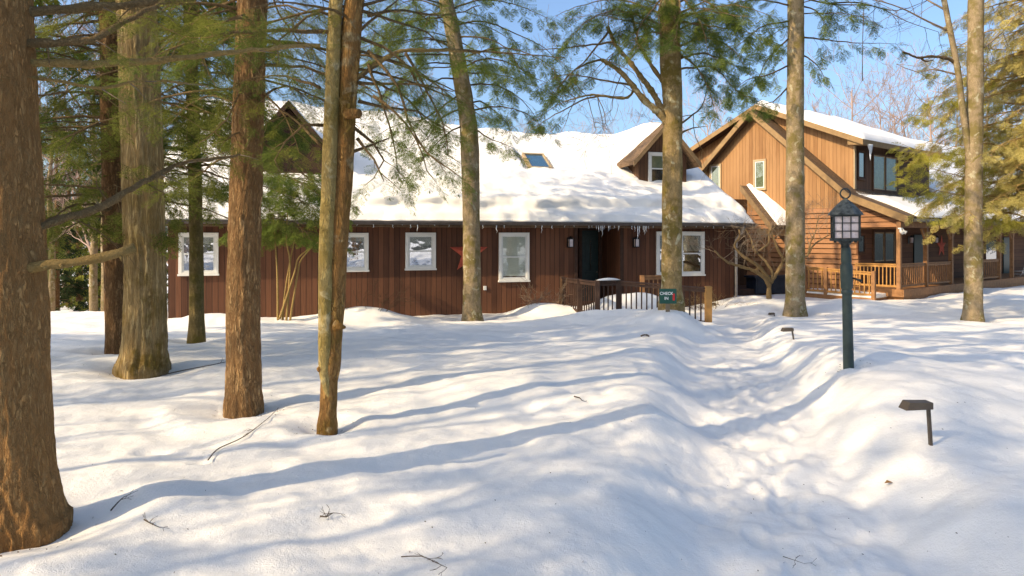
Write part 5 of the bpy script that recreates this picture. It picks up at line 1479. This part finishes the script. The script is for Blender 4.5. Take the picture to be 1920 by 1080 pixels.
# pale trunks at the edge of the left wood
pt = bare_tree_proto(99, 12, 'grey', 'birch_tree')
first = True
for px, Y, sc in ((96,25.0,.85),(176,26.5,1.0),(199,25.5,1.15)):
    o = pt if first else copy_thing(pt); first = False; x = (px-960)*Y/F
    o.location = (x, Y, ground1(x, Y)-.05); o.scale = (sc,)*3; o.rotation_euler = (0,0,px)
    tag(o, {96: 'leftmost pale trunk at the wood edge, beside the nailed board', 176: 'thin dark grey trunk at the wood edge left of the brown trunk', 199: 'thicker blue grey trunk at the wood edge next to the brown trunk'}[px], 'tree')
# tall hemlocks out of frame to the left and behind, whose shade dapples the snow
sh = [conifer_proto(101, 20, 'leaf', 3.8, 'hemlock_tree', 6.5, .50, .19), conifer_proto(102, 18, 'leaf', 3.4, 'hemlock_tree', 6.2, .50, .19)]
us = set()
for i, (x, y, v) in enumerate([(-9.4,-4.0,0),(-19.0,-13.5,1),(-7,-7.5,1),(-13,-8,0),(-3.5,-10.5,0),(-20.3,-8.2,1),(-9.5,-13,1),(-17,5.5,0),(1.5,-13,1),(-20.5,-9,0),(-13.5,-15,0),(-22,3,1),(6,-15,0),(4,-11,1),(-26.3,-2.9,0),(-21.0,-11.8,1),(-25.6,.8,1)]):
    o = sh[v] if v not in us else copy_thing(sh[v]); us.add(v)
    o.location = (x, y, ground1(x, y)-.1); o.rotation_euler = (0,0,i*1.3); o.scale = ((1.36 if i > 13 else 1)+.08*math.sin(i*2.1),)*3
    tag(o, 'tall hemlock outside the frame on the left, shading the snow', 'tree', 'hemlocks outside the frame')

for i, (x, y) in enumerate([(-10.0,-6.8),(-2.5,-8.5),(-6.0,-10.5),(-13.6,-5.4),(-19.8,-1.5),(-16.5,3.2),(-14.9,-6.5),(-23.2,0),(-12,-9.5)]):
    o = copy_thing(bt[i % 3]); o.location = (x, y, ground1(x, y)-.1); o.scale = (1.25 if i > 2 else 1,)*3; o.rotation_euler = (0,0,i*1.1)
    tag(o, 'bare tree outside the frame on the left, casting lacy branch shade', 'tree', 'bare trees outside the frame')

thin = bare_tree_proto(107, 13, 'hazetwig', 'bare_tree', 2, 3, .19, .10)
for i, (x, y) in enumerate([(-10.2,.6),(-12.2,1.9),(-9.6,-1.3),(-12.5,-3.6),(-8.0,-4.8),(-13.5,4.4),(-6.5,-6.4),(-15.5,.2)]):
    o = thin if i == 0 else copy_thing(thin); o.location = (x, y, ground1(x, y)-.1); o.rotation_euler = (0,0,i*2.3); o.scale = (1+.12*math.sin(i*1.9),)*3
    tag(o, 'slender bare tree outside the frame on the left, casting lacy branch shade', 'tree', 'slender bare trees outside the frame')

# ------------------------------------------------------------------ the snow ground: one sheet to the horizon
rows = list(np.arange(-60, -14, 4.0))+list(np.arange(-14, 2.4, .4)); y = 2.4
while y < 27: rows.append(y); y += max(.022, y*.0066)
while y < 900: rows.append(y); y *= 1.06
rows = np.array(rows)
u = np.linspace(-1, 1, 460); u = np.sign(u)*(np.abs(u)*.85+.15*np.abs(u)**4)
X = u[None, :]*(np.abs(rows)*.92+2.2)[:, None]; X[rows < 2.4] = u[None, :]*(40*np.ones_like(rows[rows < 2.4]))[:, None] if (rows < 2.4).any() else 0
blend = sstep(30, 80, rows)[:, None]; X = X*(1+blend*1.2)
Yg = rows[:, None]+0*X
Z = ground_np(X, Yg)
nearf = sstep(30, 14, Yg)
Z = Z+.006*vnoise(X*7+Yg*2, Yg*6, 0, 61)*nearf+.004*np.clip(vnoise(X*17, Yg*15, 0, 62), -.3, 1)*sstep(14, 7, Yg)
# crusty patch beside the path and old steps in the snow
for cx, cy, n_, s_ in ((P3(300,0,4.9).x, 4.9, 9, .35), (P3(1060,0,6.6).x, 6.7, 8, .5), (P3(1400,0,7.0).x, 7.0, 9, .5), (P3(1420,0,5.2).x, 5.2, 6, .4)):
    rr = random.Random(int(cy*100))
    for i in range(n_):
        bx, by, r_ = cx+rr.uniform(-s_, s_), cy+rr.uniform(-s_, s_)*.7, rr.uniform(.035, .09)
        Z = Z-rr.uniform(.008, .024)*np.exp(-(((X-bx)/r_)**2+((Yg-by)/r_)**2)**1.5)
rr = random.Random(404)
for i in range(64):                                   # boot prints along the trodden path
    fy = 3.0+i*.235+rr.uniform(-.06, .06); fx = float(path_x(fy))+(-1)**i*.13+rr.uniform(-.16, .16); an = rr.uniform(-.25, .25)+.25
    dx = X-fx; dy = Yg-fy; a_ = dx*math.cos(an)-dy*math.sin(an); b_ = dx*math.sin(an)+dy*math.cos(an)
    q = (np.abs(a_)/.062)**3+(np.abs(b_)/.155)**3
    Z = Z-rr.uniform(.010, .022)*np.exp(-np.minimum(q, 30))+.010*np.exp(-((q-2.2)/1.4)**2)
g = np_mesh('ground', np.stack([X, Yg, Z], -1).reshape(-1, 3), grid_quads(*X.shape), M['snow'], None, True)
tag(g, 'snow covered yard with a trodden path', None, None, 'structure')

# ------------------------------------------------------------------ light, sky, camera
EL, AZ = R(33), math.atan2(-.87, -.5)       # azimuth clockwise from +Y
sd = Vector((math.sin(AZ)*math.cos(EL), math.cos(AZ)*math.cos(EL), math.sin(EL)))
L = bpy.data.lights.new('sun', 'SUN'); L.energy = 2.1; L.angle = R(.55); L.color = (1.0, .93, .80)
lo = bpy.data.objects.new('sun', L); COL.objects.link(lo); lo.rotation_euler = sd.to_track_quat('Z', 'Y').to_euler()
w = bpy.data.worlds.new('World'); S.world = w; w.use_nodes = True; nt = w.node_tree
sk = nt.nodes.new('ShaderNodeTexSky'); sk.sky_type = 'NISHITA'; sk.sun_disc = False; sk.sun_elevation = EL; sk.sun_rotation = AZ % (2*math.pi)
sk.air_density = 1.0; sk.dust_density = 4.3; sk.ozone_density = 10.0; sk.altitude = 300
bg = nt.nodes['Background']; nt.links.new(sk.outputs[0], bg.inputs[0]); bg.inputs[1].default_value = .15
cam = bpy.data.cameras.new('camera'); co = bpy.data.objects.new('camera', cam); COL.objects.link(co)
cam.sensor_width = 36; cam.lens = 36*F/1920; cam.shift_y = -(540-HY)/1920; cam.clip_end = 3000; cam.clip_start = .05
co.location = (0, 0, CZ); co.rotation_euler = (math.pi/2, 0, 0); S.camera = co
S.view_settings.view_transform = 'Standard'; S.view_settings.look = 'None'; S.view_settings.gamma = 1; S.view_settings.exposure = 1.27
try: S.cycles.max_bounces = 6; S.cycles.transparent_max_bounces = 8
except Exception: pass
S.view_settings.use_white_balance = True; S.view_settings.white_balance_temperature = 9200
